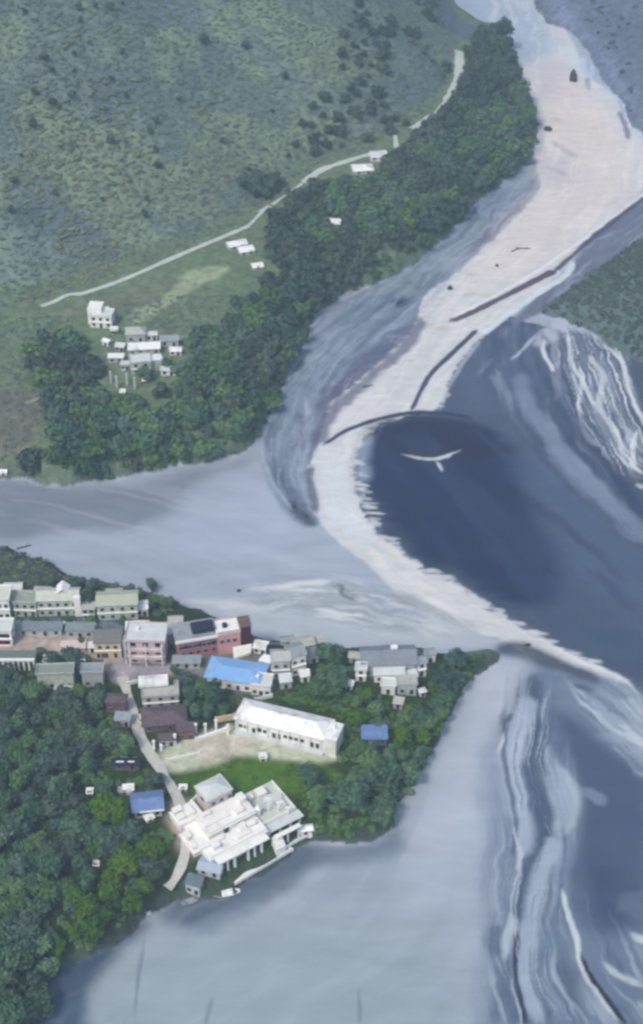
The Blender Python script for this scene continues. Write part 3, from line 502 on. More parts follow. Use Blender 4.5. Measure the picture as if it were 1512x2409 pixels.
# ------------------------------------------------------------------ mesh builder
class MB:
    def __init__(s): s.v = []; s.f = []
    def box(s, x0, x1, y0, y1, z0, z1, tx=0, ty=0):
        b = len(s.v); s.v += [(x0, y0, z0), (x1, y0, z0), (x1, y1, z0), (x0, y1, z0), (x0 + tx, y0 + ty, z1), (x1 - tx, y0 + ty, z1), (x1 - tx, y1 - ty, z1), (x0 + tx, y1 - ty, z1)]
        s.f += [tuple(b + i for i in q) for q in ((0, 3, 2, 1), (4, 5, 6, 7), (0, 1, 5, 4), (1, 2, 6, 5), (2, 3, 7, 6), (3, 0, 4, 7))]; return s
    def prism(s, pts, z0, z1):
        b = len(s.v); n = len(pts); s.v += [(x, y, z0) for x, y in pts] + [(x, y, z1) for x, y in pts]
        s.f += [tuple(range(b + n - 1, b - 1, -1)), tuple(range(b + n, b + 2 * n))] + [(b + i, b + (i + 1) % n, b + n + (i + 1) % n, b + n + i) for i in range(n)]; return s
    def poly(s, vs, fs):
        b = len(s.v); s.v += vs; s.f += [tuple(b + i for i in q) for q in fs]; return s
    def bar(s, a, c, r, n=6, r2=None):
        a = Vector(a); c = Vector(c); d = (c - a).normalized(); u = d.orthogonal().normalized(); w_ = d.cross(u); b = len(s.v); r2 = r if r2 is None else r2
        for k, (p, rr) in enumerate(((a, r), (c, r2))):
            for i in range(n): t = 2 * math.pi * i / n; s.v.append(tuple(p + (u * math.cos(t) + w_ * math.sin(t)) * rr))
        s.f += [(b + i, b + (i + 1) % n, b + n + (i + 1) % n, b + n + i) for i in range(n)] + [tuple(range(b + n - 1, b - 1, -1)), tuple(range(b + n, b + 2 * n))]; return s
    def gable(s, x0, x1, y0, y1, z, h, t=.12, axis='x'):
        if axis == 'x':
            ym = (y0 + y1) / 2; vs = [(x0, y0, z), (x1, y0, z), (x1, ym, z + h), (x0, ym, z + h), (x0, y1, z), (x1, y1, z)]
        else:
            xm = (x0 + x1) / 2; vs = [(x1, y0, z), (x1, y1, z), (xm, y1, z + h), (xm, y0, z + h), (x0, y0, z), (x0, y1, z)]
        vs += [(a, b_, c - t) for a, b_, c in vs]
        fs = [(0, 1, 2, 3), (3, 2, 5, 4), (9, 8, 7, 6), (10, 11, 8, 9), (0, 6, 7, 1), (4, 5, 11, 10), (0, 3, 9, 6), (3, 4, 10, 9), (1, 7, 8, 2), (2, 8, 11, 5)]
        return s.poly(vs, fs)
    def hip(s, x0, x1, y0, y1, z, h, inset=None):
        ym = (y0 + y1) / 2; r = inset if inset else (y1 - y0) / 2; r = min(r, (x1 - x0) / 2 - .05)
        vs = [(x0, y0, z), (x1, y0, z), (x1, y1, z), (x0, y1, z), (x0 + r, ym, z + h), (x1 - r, ym, z + h)] + [(x0, y0, z - .15), (x1, y0, z - .15), (x1, y1, z - .15), (x0, y1, z - .15)]
        return s.poly(vs, [(0, 1, 5, 4), (1, 2, 5), (2, 3, 4, 5), (3, 0, 4), (6, 9, 8, 7), (0, 6, 7, 1), (1, 7, 8, 2), (2, 8, 9, 3), (3, 9, 6, 0)])
    def mesh(s, name, m):
        me = bpy.data.meshes.new(name); me.from_pydata(s.v, [], s.f); me.materials.append(m); return me
    def build(s, name, m, parent=None, loc=None):
        o = bpy.data.objects.new(name, s.mesh(name, m)); COL.objects.link(o); o.parent = parent
        if loc is not None: o.location = loc
        return o
def place(me, name, parent, loc=(0, 0, 0), rz=0, sc=None):
    o = bpy.data.objects.new(name, me); COL.objects.link(o); o.parent = parent; o.location = loc; o.rotation_euler[2] = rz
    if sc: o.scale = sc
    return o
def empty(name, loc, rz=0, label=None, cat=None, group=None):
    o = bpy.data.objects.new(name, None); COL.objects.link(o); o.location = loc; o.rotation_euler[2] = R(rz); o.empty_display_size = .5
    tag(o, label, cat, group); return o

# ------------------------------------------------------------------ building materials
W_WHITE = mat('white_render', (236, 240, 248), .8, .10, .7, .2, (150, 158, 160), .35, .45)
W_GREY = mat('grey_render', (184, 193, 206), .85, .16, .6, .2, (118, 126, 132), .4, .5)
W_GREEN = mat('pale_green_render', (190, 202, 204), .85, .2, .7, .2, (108, 122, 124), .4, .6)
W_PINK = mat('pink_render', (204, 186, 204), .85, .12, .6, .2, (150, 130, 150), .4, .4)
W_RED = mat('red_pink_render', (168, 124, 148), .85, .18, .4, .2, (196, 146, 156), .22, .6)
W_YEL = mat('cream_render', (208, 196, 178), .85, .12, .6, .2, (160, 150, 140), .4, .4)
W_BRN = mat('brown_brick', (122, 112, 120), .9, .25, 1.2, .1, (90, 84, 94), .5, .5)
W_DBR = mat('dark_brown_brick', (92, 74, 90), .9, .2, 1.2, .1)
R_WHITE = mat('white_roof_sheet', (240, 244, 252), .5, .06, .6, .3, (140, 150, 142), .2, .7)
R_GREY = mat('grey_roof_sheet', (150, 160, 178), .6, .12, .5, .3, (112, 120, 138), .3, .6)
R_CONC = mat('concrete_roof', (178, 184, 190), .9, .12, .5, .1, (138, 144, 146), .3, .6)
R_LITE = mat('pale_concrete_roof', (204, 212, 226), .85, .10, .5, .1, (160, 166, 176), .25, .6)
R_BLUE = mat('blue_roof_sheet', (134, 176, 236), .55, .08, .5, .3, (164, 190, 232), .3, .7)
R_DBLU = mat('deep_blue_roof_sheet', (112, 138, 192), .55, .15, .6, .3, (140, 160, 205), .5, .8)
R_BRN = mat('brown_tin_roof', (112, 108, 122), .8, .16, .7, .1, (84, 78, 92), .4, .6)
R_DRK = mat('dark_roof', (70, 80, 104), .8, .2, .7, .1)
GLASS = mat('dark_opening', (38, 44, 62), .35, .1, 1, .5)
FRAME = mat('window_frame', (150, 158, 172), .7, .1, 1, .3)
TRIM = mat('white_trim', (240, 244, 252), .7, .05, 1, .3)
T_TAN = mat('terrace_paving', (232, 233, 244), .85, .08, .5, .15, (186, 176, 188), .12, .5)
T_WHT = mat('terrace_white', (236, 238, 248), .8, .07, .5, .15, (186, 188, 200), .25, .5)
BLKWATER = mat('black_tank_plastic', (34, 36, 46), .5, .1, 1, .4)

def win_meshes(w_, h_):
    f = MB().box(-w_ / 2 - .12, w_ / 2 + .12, -.10, .02, h_ + .0, h_ + .14).box(-w_ / 2 - .12, w_ / 2 + .12, -.14, .02, -.12, 0).box(-w_ / 2 - .12, -w_ / 2, -.08, .02, 0, h_).box(w_ / 2, w_ / 2 + .12, -.08, .02, 0, h_).mesh('window', FRAME)
    p = MB().box(-w_ / 2, w_ / 2, -.03, .02, .001, h_ - .001).mesh('pane', GLASS)
    return f, p
WIN = win_meshes(1.2, 1.3); WINB = win_meshes(1.8, 1.7); DOORM = win_meshes(1.1, 2.1)
tank_me = MB().bar((0, 0, 0), (0, 0, 1.3), .65, 10).bar((0, 0, 1.3), (0, 0, 1.5), .6, 10, .25).mesh('water_tank', BLKWATER)
tank_wh = MB().bar((0, 0, 0), (0, 0, 1.3), .65, 10).bar((0, 0, 1.3), (0, 0, 1.5), .6, 10, .25).mesh('water_tank', TRIM)
def window(parent, x, y, z, rz=0, kind=None):
    f, p = kind or WIN; o = place(f, 'window', parent, (x, y, z), rz); place(p, 'pane', o)
def scale_at(p):
    s = math.sqrt(p.x ** 2 + p.y ** 2 + (CAM_H - p.z) ** 2); e = math.asin((CAM_H - p.z) / s); return s / FPX, math.sin(e), math.cos(e)
def dims(p, wp, dp, hp):
    k, se, ce = scale_at(p); return wp * k, dp * k / se, hp * k / ce
def house(name, label, px, py, wp, dp, hp, rz=0, wall=W_WHITE, roof='flat', rm=R_CONC, floors=1, nw=3, rh=1.4, over=.45, right=True, left=False, door=True, group=None, cat='house', tank=False, stair=False, parapet=True, winkind=None):
    p = G1(px, py); W_, D_, H_ = dims(p, wp, dp, hp); t = empty(name, p, rz, label, cat, group)
    MB().box(0, W_, 0, D_, -2.5, H_).build('wall', wall, t)
    fh = H_ / floors
    for k in range(1, floors): MB().box(-.15, W_ + .15, -.5, D_ + .15, k * fh - .12, k * fh + .10).build('floor_slab', TRIM if k % 2 else R_LITE, t)
    if roof == 'flat':
        MB().box(-over, W_ + over, -over, D_ + over, H_ + .002, H_ + .22).build('roof', rm, t)
        if parapet:
            q = MB(); a = over - .05; z0, z1 = H_ + .222, H_ + .85
            q.box(-a, W_ + a, -a, -a + .18, z0, z1).box(-a, W_ + a, D_ + a - .18, D_ + a, z0, z1).box(-a, -a + .18, -a + .181, D_ + a - .181, z0, z1).box(W_ + a - .18, W_ + a, -a + .181, D_ + a - .181, z0, z1); q.build('parapet', wall, t)
        if stair:
            s_ = MB().box(W_ * .62, W_ * .62 + min(3, W_ * .3), D_ * .5, D_ * .5 + min(3.2, D_ * .45), H_ + .223, H_ + 2.6).build('stair_head', wall, t)
            MB().box(W_ * .62 - .2, W_ * .62 + min(3, W_ * .3) + .2, D_ * .5 - .2, D_ * .5 + min(3.2, D_ * .45) + .2, H_ + 2.602, H_ + 2.8).build('stair_head_roof', rm, t)
        if tank: place(tank_me if tank == 1 else tank_wh, 'water_tank', t, (W_ * .25, D_ * .65, H_ + .23))
    elif roof == 'gable':
        q = MB().gable(-over, W_ + over, -over, D_ + over, H_ + .0, rh).build('roof', rm, t)
        MB().poly([(0, 0.01, H_), (0, D_ - .01, H_), (0, D_ / 2, H_ + rh * .86), (.15, .01, H_), (.15, D_ - .01, H_), (.15, D_ / 2, H_ + rh * .86)], [(0, 2, 1), (3, 4, 5), (0, 3, 5, 2), (1, 2, 5, 4)]).poly([(W_, 0.01, H_), (W_, D_ - .01, H_), (W_, D_ / 2, H_ + rh * .86), (W_ - .15, .01, H_), (W_ - .15, D_ - .01, H_), (W_ - .15, D_ / 2, H_ + rh * .86)], [(0, 1, 2), (3, 5, 4), (0, 2, 5, 3), (1, 4, 5, 2)]).build('gable_wall', wall, t)
        MB().bar((-over, D_ / 2, H_ + rh + .03), (W_ + over, D_ / 2, H_ + rh + .03), .14, 6).build('ridge_cap', rm, t)
    elif roof == 'hip':
        MB().hip(-over, W_ + over, -over, D_ + over, H_ + .16, rh).build('roof', rm, t)
    elif roof == 'shed':
        MB().poly([(-over, -over, H_ + .1), (W_ + over, -over, H_ + .1), (W_ + over, D_ + over, H_ + .1 + rh), (-over, D_ + over, H_ + .1 + rh), (-over, -over, H_), (W_ + over, -over, H_), (W_ + over, D_ + over, H_ + rh), (-over, D_ + over, H_ + rh)],
                  [(0, 1, 2, 3), (7, 6, 5, 4), (0, 4, 5, 1), (1, 5, 6, 2), (2, 6, 7, 3), (3, 7, 4, 0)]).build('roof', rm, t)
    for k in range(floors):
        z = k * fh + min(1.0, fh * .3); z = min(z, (k + 1) * fh - 1.5)
        for j in range(nw):
            x = W_ * (j + .5) / nw
            if k == 0 and door and j == nw // 2:
                f, pp = DOORM; o = place(f, 'door', t, (x, 0, .05)); place(pp, 'door_leaf', o); continue
            window(t, x, 0, z, 0, winkind)
        m = max(1, int(D_ / 3.5))
        if right:
            for j in range(m): window(t, W_, D_ * (j + .5) / m, z, math.pi / 2)
        if left:
            for j in range(m): window(t, 0, D_ * (j + .5) / m, z, -math.pi / 2)
    t['dim'] = (W_, D_, H_); return t, W_, D_, H_

# ---- the town on the headland
# long white school
t, W_, D_, H_ = house('school_building', 'long white single-storey school with a low pale tin roof beside the green yard', 556, 1716, 216, 44, 27, -18.5, W_WHITE, 'hip', R_WHITE, 1, 0, 2.3, .7, False, False, False, cat='school')
for x, k in ((.05, WIN), (.11, WIN), (.2, DOORM), (.26, WINB), (.33, WIN), (.43, DOORM), (.485, DOORM), (.56, WIN), (.62, WIN), (.68, WIN), (.75, WIN), (.86, DOORM), (.92, DOORM)):
    f, p_ = k; o = place(f, 'door' if k is DOORM else 'window', t, (W_ * x, 0, .6 if k is DOORM else 1.7)); place(p_, 'door_leaf' if k is DOORM else 'pane', o)
MB().box(W_ + .004, W_ + 4.2, -.6, D_ * .82, -2.5, H_ + 1.1).build('end_block', W_WHITE, t)
MB().box(W_ - .2, W_ + 4.4, -.8, D_ * .82 + .2, H_ + 1.102, H_ + 1.3).build('end_block_roof', R_WHITE, t)
MB().box(W_ + 1, W_ + 2.1, D_ * .5, D_ * .5 + 1.1, H_ + 1.302, H_ + 2.6).build('chimney', W_WHITE, t)
MB().box(0, W_, -1.9, -.02, -1.5, .25).build('plinth', R_LITE, t)
for j in range(9): MB().box(W_ * j / 8.4 + .1, W_ * j / 8.4 + .4, -.9, -.65, .25, H_ - .1).build('veranda_post', TRIM, t)
# blue hipped roof hall
t, W_, D_, H_ = house('hall_building', 'white hall under a bright blue tin roof in the middle of the town', 487, 1613, 128, 44, 22, -12, W_WHITE, 'hip', R_BLUE, 1, 6, 1.5, .9, True, True, cat='hall')
t, W_, D_, H_ = house('white_annex', 'small white annex with a broken parapet touching the right end of the blue-roofed hall', 592, 1634, 44, 26, 22, -8, W_WHITE, 'flat', R_LITE, 1, 3, tank=2, cat='house')
t = empty('roof_frame', G1(612, 1578), -30, 'white angular roof frame standing behind the right corner of the blue roof', 'frame')
for a, b in (((0, 0, 0), (0, 0, 5)), ((4, 0, 0), (4, 0, 6)), ((0, 3, 0), (0, 3, 5)), ((4, 3, 0), (4, 3, 6))): MB().bar(a, b, .25).build('post', TRIM, t)
MB().poly([(-.5, -.5, 5), (4.6, -.5, 6), (4.6, 3.5, 6), (-.5, 3.5, 5), (-.5, -.5, 5.3), (4.6, -.5, 6.3), (4.6, 3.5, 6.3), (-.5, 3.5, 5.3)], [(0, 3, 2, 1), (4, 5, 6, 7), (0, 1, 5, 4), (1, 2, 6, 5), (2, 3, 7, 6), (3, 0, 4, 7)]).build('roof', TRIM, t)
# three-storey house with balconies
t, W_, D_, H_ = house('apartment_house', 'three-storey white and pink house with balconies at the head of the lane', 303, 1560, 86, 38, 52, -2, W_PINK, 'flat', R_LITE, 3, 3, .1, .7, True, True, cat='apartment house', tank=2, stair=False, winkind=WINB)
for k in (1, 2):
    z = H_ / 3 * k
    MB().box(W_ * .06, W_ * .96, -1.7, -.51, z - .12, z + .08).build('balcony_floor', TRIM, t)
    q = MB().box(W_ * .06, W_ * .96, -1.7, -1.58, z + .082, z + 1.0); q.box(W_ * .06, W_ * .06 + .12, -1.57, -.02, z + .12, z + 1.0).box(W_ * .96 - .12, W_ * .96, -1.57, -.02, z + .12, z + 1.0).build('balcony_wall', W_PINK, t)
for x in (0, .5, 1): MB().box(W_ * .06 + x * W_ * .87, W_ * .06 + x * W_ * .87 + .35, -1.95, -1.71, -1, H_).build('column', TRIM, t)
MB().box(-1.2, -.2, -.5, D_ * .4, -2, H_ * .98).build('pilaster', W_GREY, t)
t, W_, D_, H_ = house('white_roof_house', 'house with a bright white sloping roof just behind the balcony house', 300, 1506, 50, 16, 22, 4, W_GREY, 'shed', R_WHITE, 2, 2, .9)
t, W_, D_, H_ = house('round_roof_house', 'pale grey rounded house between the balcony house and the red building', 372, 1518, 46, 26, 24, 8, W_GREY, 'hip', R_LITE, 1, 3, 1.8)
# long red-pink building, three blocks and a brown tower as one building
p = G1(418, 1550); k, se, ce = scale_at(p); t = empty('red_building', p, 14, 'long red and pink building with white roof edges and a dark brown tower block', 'building')
u = lambda v: v * k
HH = 44 * k / ce
MB().box(0, u(96), 0, u(34) / se, -3, HH * .86).build('wall', W_RED, t)
MB().poly([(-.4, -.4, HH * .86 + .01), (u(96), -.4, HH * .86 + .01), (u(96), u(34) / se + .4, HH * 1.02), (-.4, u(34) / se + .4, HH * 1.02), (-.4, -.4, HH * .86 + .3), (u(96), -.4, HH * .86 + .3), (u(96), u(34) / se + .4, HH * 1.02 + .3), (-.4, u(34) / se + .4, HH * 1.02 + .3)],
          [(0, 3, 2, 1), (4, 5, 6, 7), (0, 1, 5, 4), (1, 2, 6, 5), (2, 3, 7, 6), (3, 0, 4, 7)]).build('roof', R_GREY, t)
MB().box(-.5, u(96), -.9, -.42, HH * .86 - .2, HH * .86 + .9).build('parapet', T_WHT, t)
MB().box(u(96) + .01, u(150), -u(5), u(28) / se, -3, HH * .98).build('wall', mat('salmon_render', (206, 166, 176), .85, .14, .4, .2, (178, 120, 134), .3, .5), t)
MB().box(u(96) - .3, u(150) + .2, -u(5) - .3, u(28) / se + .3, HH * .98 + .002, HH * .98 + .25).build('roof', T_WHT, t)
for q in ((u(96), u(150), -u(5) - .25, -u(5) - .05), (u(96), u(150), u(28) / se, u(28) / se + .2)): MB().box(q[0], q[1], q[2], q[3], HH * .98 + .252, HH * .98 + 1.1).build('parapet', W_PINK, t)
MB().box(u(112), u(122), u(12), u(20), HH * .98 + .252, HH * .98 + 1.9).build('roof_hatch', R_DRK, t)
MB().box(u(150) + .01, u(176), -u(2), u(22) / se, -3, HH * 1.12).build('tower', W_DBR, t)
MB().box(u(150) - .1, u(176) + .3, -u(2) - .3, u(22) / se + .3, HH * 1.12 + .002, HH * 1.12 + .3).build('tower_roof', W_BRN, t)
MB().box(u(40), u(92), u(8), u(26) / se, HH * 1.02, HH * 1.02 + 1.6).build('roof_shed', R_DRK, t)
for j in range(8): window(t, u(10 + j * 11), 0, HH * .45, 0, WINB if j % 3 == 1 else WIN)
for j in range(3): window(t, u(106 + j * 15), -u(5), HH * .5, 0)
for j in range(5): window(t, u(14 + j * 18), 0, HH * .12)
MB().poly([(u(128), -u(30), 0), (u(170), -u(20), 0), (u(176), -u(6), 2.2), (u(130), -u(7), 2.2), (u(128), -u(30), -1), (u(170), -u(20), -1), (u(176), -u(6), -1), (u(130), -u(7), -1)], [(0, 1, 2, 3), (0, 4, 5, 1), (1, 5, 6, 2), (2, 6, 7, 3), (3, 7, 4, 0)]).build('ramp', T_WHT, t)
t, W_, D_, H_ = house('grey_house', 'low grey-blue house in front of the left end of the red building', 408, 1572, 62, 14, 12, 0, W_GREY, 'shed', R_GREY, 1, 3, .6)
# flat roofed house at the lane head
t, W_, D_, H_ = house('flat_roof_house', 'pale flat-roofed house on the right of the lane, its back half white', 338, 1668, 82, 30, 26, 6, mat('beige_render', (172, 172, 182), .85, .1, .6), 'flat', R_CONC, 2, 3, parapet=True)
MB().box(-1.2, W_ * .74, D_ * .62, D_ + 2.6, H_ + .9, H_ + 1.9).build('upper_roof', R_WHITE, t)
place(tank_me, 'water_tank', t, (W_ * .82, D_ * .8, H_ + .9))
t, W_, D_, H_ = house('brown_roof_house', 'house with a wide dark brown tin roof on the right of the lane', 340, 1724, 96, 38, 16, 8, W_BRN, 'hip', R_BRN, 1, 4, 2.0, .8)
t, W_, D_, H_ = house('brown_outhouse', 'small pinkish brown outhouse in front of the brown tin roof', 420, 1742, 38, 18, 20, 8, mat('pink_brown_brick', (128, 112, 120), .9, .2, 1), 'flat', R_BRN, 1, 2, parapet=False)
t, W_, D_, H_ = house('yard_shed', 'low grey shed with a flat roof at the lane-side corner of the yard', 376, 1758, 36, 14, 15, 6, W_GREEN, 'flat', R_BRN, 1, 2, parapet=False)
# white posts round the yard: every post a thing
post = MB().box(-.45, .45, -.45, .45, -1, 3.6).box(-.6, .6, -.6, .6, 3.602, 3.9).mesh('gate_post', TRIM)
for i, (x, y, s_, lb) in enumerate([(363, 1762, 1.0, 'white square post beside the grey shed at the yard corner'), (380, 1766, .7, 'short white post at the lane edge of the yard'), (413, 1752, 1.25, 'tall white post in front of the brown outhouse'),
                                (462, 1726, 1.2, 'white post at the left end of the white yard wall'), (484, 1722, 1.0, 'white post behind the white yard wall'), (509, 1718, 1.3, 'white post left of the cream boundary wall'),
                                (537, 1728, 1.2, 'white post at the near left corner of the school')]):
    o = bpy.data.objects.new('gate_post', post); COL.objects.link(o); o.location = G1(x, y); o.scale = (.8, .8, s_); tag(o, lb, 'post', 'white posts round the school yard')
def wall_thing(label, a, b, h, th, m, name='boundary_wall'):
    A, B = G1(*a), G1(*b); d = B - A; L = d.length; o = empty(name, A, math.degrees(math.atan2(d.y, d.x)), label, 'wall')
    sl_ = d.z; Lh = math.hypot(d.x, d.y)
    MB().poly([(0, -th / 2, -1.2), (Lh, -th / 2, sl_ - 1.2), (Lh, th / 2, sl_ - 1.2), (0, th / 2, -1.2), (0, -th / 2, h), (Lh, -th / 2, sl_ + h), (Lh, th / 2, sl_ + h), (0, th / 2, h)], [(0, 3, 2, 1), (4, 5, 6, 7), (0, 1, 5, 4), (1, 2, 6, 5), (2, 3, 7, 6), (3, 0, 4, 7)]).build('wall_body', m, o)
    n = max(2, int(Lh / 3.5))
    for j in range(n + 1): x = Lh * j / n; MB().box(x - .22, x + .22, -th / 2 - .12, th / 2 + .12, sl_ * j / n - 1.2, sl_ * j / n + h + .25).build('pier', m, o)
    return o
wall_thing('low white wall crossing the back of the yard', (462, 1742), (532, 1718), 1.2, .8, TRIM)
wall_thing('cream boundary wall left of the long school', (508, 1700), (552, 1692), 2.6, .4, W_YEL)
wall_thing('pale low wall along the front of the dusty yard', (392, 1790), (470, 1772), .9, .5, W_WHITE)
t, W_, D_, H_ = house('dark_shelter', 'dark low shelter behind the left end of the school', 560, 1664, 90, 12, 8, -14, W_BRN, 'shed', mat('old_thatch', (96, 98, 98), .95, .3, .8), 1, 0, .6, door=False, right=False)
# grey houses on the riverside right of the blue hall
t, W_, D_, H_ = house('grey_gable_house', 'tall grey gable house near the river right of the blue roof', 640, 1598, 42, 26, 42, 4, W_GREY, 'gable', R_CONC, 2, 2, 1.8, tank=0)
t, W_, D_, H_ = house('grey_tin_house', 'grey house with pale leaning wall frames beside the tall grey gable house', 686, 1592, 36, 30, 44, 22, W_WHITE, 'gable', R_GREY, 2, 2, 1.6)
t, W_, D_, H_ = house('river_grey_house', 'grey low-roofed house at the water edge behind the grey gables', 690, 1540, 52, 22, 14, 18, W_GREY, 'gable', R_CONC, 1, 3, 1.3)
t, W_, D_, H_ = house('small_white_hut', 'small white hut below the leaning grey house', 708, 1606, 20, 12, 14, 10, W_WHITE, 'shed', R_WHITE, 1, 1, .5)
t, W_, D_, H_ = house('dark_tin_house', 'dark tin-roofed house close behind the bright blue hall', 628, 1560, 34, 20, 22, -6, W_GREY, 'gable', R_DRK, 1, 2, 1.2)
# grey complex at the tip of the headland
t, W_, D_, H_ = house('large_grey_shed', 'largest grey shed at the tip of the headland, dark ridge along the river side', 852, 1592, 124, 42, 26, 3, W_GREY, 'gable', mat('blue_grey_tin', (134, 144, 164), .6, .14, .4, .3, (100, 110, 134), .25, .6), 1, 5, 2.6, .7, True, True, cat='shed')
MB().box(W_ * .55, W_ * .68, D_ * .55, D_ * .7, H_ + 1.0, H_ + 3.4).build('roof_light', TRIM, t)
t, W_, D_, H_ = house('pale_sheet_shed', 'pale flat-roofed shed built against the front of the largest grey shed', 880, 1606, 70, 14, 18, 2, W_WHITE, 'shed', R_LITE, 1, 3, .9, cat='shed')
t, W_, D_, H_ = house('white_box_house', 'small pale boxy house in front of the grey sheds, left one of two', 896, 1632, 32, 16, 18, -4, W_WHITE, 'flat', R_LITE, 1, 1)
t, W_, D_, H_ = house('grey_box_house', 'wider grey boxy house in front of the grey sheds, right one of two', 934, 1634, 44, 18, 22, 2, W_GREY, 'flat', R_CONC, 1, 2)
t, W_, D_, H_ = house('white_side_house', 'narrow white house at the right end of the grey sheds', 980, 1592, 22, 16, 30, 14, W_WHITE, 'gable', R_GREY, 2, 1, 1.2)
t, W_, D_, H_ = house('white_kiosk', 'tiny bright white kiosk at the right foot of the grey sheds', 988, 1640, 13, 8, 10, 20, TRIM, 'flat', R_WHITE, 1, 1, parapet=False)
t, W_, D_, H_ = house('garden_hut', 'little grey hut alone in the trees below the boxy houses', 925, 1666, 20, 12, 12, -12, W_GREY, 'shed', R_CONC, 1, 1, .6)
t, W_, D_, H_ = house('left_porch_house', 'white porch house at the left end of the grey sheds', 836, 1602, 24, 14, 26, -4, W_WHITE, 'flat', R_LITE, 2, 1)
t, W_, D_, H_ = house('blue_shed', 'small shed with a deep blue roof alone among the headland trees', 852, 1752, 56, 26, 14, 0, mat('blue_wall', (96, 122, 170), .7), 'shed', R_DBLU, 1, 3, .8, cat='shed')
# left side of the lane
t, W_, D_, H_ = house('cream_shop_house', 'cream house with tall dark doorways facing the dusty square', 226, 1548, 60, 30, 34, 2, W_YEL, 'flat', mat('brown_grey_roof', (128, 132, 142), .9, .15, .6), 2, 0, parapet=False)
for x in (.12, .3, .42, .78): f, p_ = DOORM; o = place(f, 'door', t, (W_ * x, 0, .05)); place(p_, 'door_leaf', o)
for x in (.2, .5, .8): window(t, W_ * x, 0, H_ * .62)
t, W_, D_, H_ = house('brown_booth', 'small brown booth on the left side of the dusty square', 222, 1586, 20, 10, 22, 0, mat('ochre_brown', (142, 128, 120), .9), 'flat', R_BRN, 1, 1, parapet=False)
t, W_, D_, H_ = house('white_two_storey', 'white two-storey house with dark windows at the left edge behind the street', -18, 1456, 44, 30, 44, 0, W_WHITE, 'flat', mat('greenish_roof', (204, 210, 212), .8), 2, 3)
t, W_, D_, H_ = house('white_balcony_house', 'white house with a long brown window band at the left edge by the pink street', -22, 1520, 52, 26, 34, 0, W_WHITE, 'flat', R_LITE, 2, 0)
for q in (.15, .6): MB().box(1.0, W_ - .8, -.16, .01, H_ * q, H_ * (q + .22)).build('window_band', R_DRK if q > .5 else W_DBR, t)
t, W_, D_, H_ = house('white_gable_house', 'greenish house with a white gable roof on the town edge', 92, 1450, 94, 28, 36, 2, W_GREEN, 'gable', mat('mossy_pale_roof', (192, 198, 200), .8, .2, .5), 2, 5, 1.8)
MB().gable(W_ * .45, W_ * .78, D_ * .3, D_ * 1.1, H_ + 1.1, 2.2, .15, 'y').build('dormer_roof', R_WHITE, t)
MB().box(W_ * .9, W_ + .9, -.8, .8, -1, H_ * 1.2).build('stair_tower', W_WHITE, t)
t, W_, D_, H_ = house('grey_row_house', 'grey row house left of the gable-roofed greenish house', 36, 1450, 52, 24, 32, -3, W_GREEN, 'flat', mat('moss_roof', (150, 164, 166), .9, .2, .5), 2, 3)
t, W_, D_, H_ = house('pale_green_house', 'pale green house with a mossy roof near the lone tree', 232, 1460, 92, 32, 34, 4, W_GREEN, 'gable', mat('moss_green_roof', (178, 186, 184), .9, .2, .4, .1, (146, 158, 152), .4, .6), 2, 4, 1.7)
t, W_, D_, H_ = house('slate_roof_row', 'low blue-grey roof row along the upper street', 44, 1496, 100, 14, 14, 0, W_GREY, 'shed', mat('slate_blue_roof', (126, 140, 162), .8, .16, .5), 1, 4, .8)
t, W_, D_, H_ = house('slate_roof_shop', 'blue-grey roofed shop between the upper street and the cream house', 158, 1500, 62, 14, 16, 0, W_GREY, 'shed', mat('slate_green_roof', (132, 148, 160), .8, .16, .5), 1, 3, .8)
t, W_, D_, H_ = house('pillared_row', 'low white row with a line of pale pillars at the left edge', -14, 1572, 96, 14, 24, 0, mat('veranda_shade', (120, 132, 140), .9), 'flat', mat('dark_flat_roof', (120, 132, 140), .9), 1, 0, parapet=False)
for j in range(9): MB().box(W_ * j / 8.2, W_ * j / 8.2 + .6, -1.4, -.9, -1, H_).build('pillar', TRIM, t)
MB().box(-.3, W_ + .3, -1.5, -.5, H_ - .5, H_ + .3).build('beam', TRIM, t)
t, W_, D_, H_ = house('broken_wall_house', 'roofless pale house shell among the dark trees below the street', 92, 1622, 82, 20, 34, 3, W_GREEN, 'flat', mat('shell_roof', (140, 152, 156), .9, .2), 1, 4)
t, W_, D_, H_ = house('pale_gate_house', 'pale house with a grey doorway left of the lane head', 196, 1616, 48, 18, 32, 1, mat('pale_lilac_render', (176, 182, 194), .85), 'flat', R_GREY, 1, 2)
t, W_, D_, H_ = house('small_ruin', 'small pale ruin at the forest edge below the house shell', 132, 1634, 36, 8, 12, -2, W_WHITE, 'flat', R_CONC, 1, 2, parapet=False)
t, W_, D_, H_ = house('purple_roof_hut', 'brown hut with a purplish roof on the left edge of the lane', 252, 1676, 46, 18, 24, -3, W_BRN, 'hip', R_BRN, 1, 2, 1.0)
t, W_, D_, H_ = house('dark_tin_hut', 'dark hut with a pale roof edge left of the lane bend', 266, 1812, 60, 14, 12, 0, W_BRN, 'gable', R_DRK, 1, 2, .8)
MB().box(W_ * .15, W_ * .45, D_ * .1, D_ * .3, H_ + .9, H_ + 1.1).build('roof_sheet', TRIM, t); MB().box(W_ * .6, W_ * .85, D_ * .1, D_ * .3, H_ + .9, H_ + 1.1).build('roof_sheet', TRIM, t)
t, W_, D_, H_ = house('blue_roof_house', 'house with a faded blue tin roof left of the lane below the bend', 318, 1926, 62, 36, 18, 8, W_GREY, 'gable', R_DBLU, 1, 3, 1.6, 1.0)
MB().box(W_ * .2, W_ + .8, -1.1, -.5, H_ - .3, H_ + .1).build('eave_board', TRIM, t)
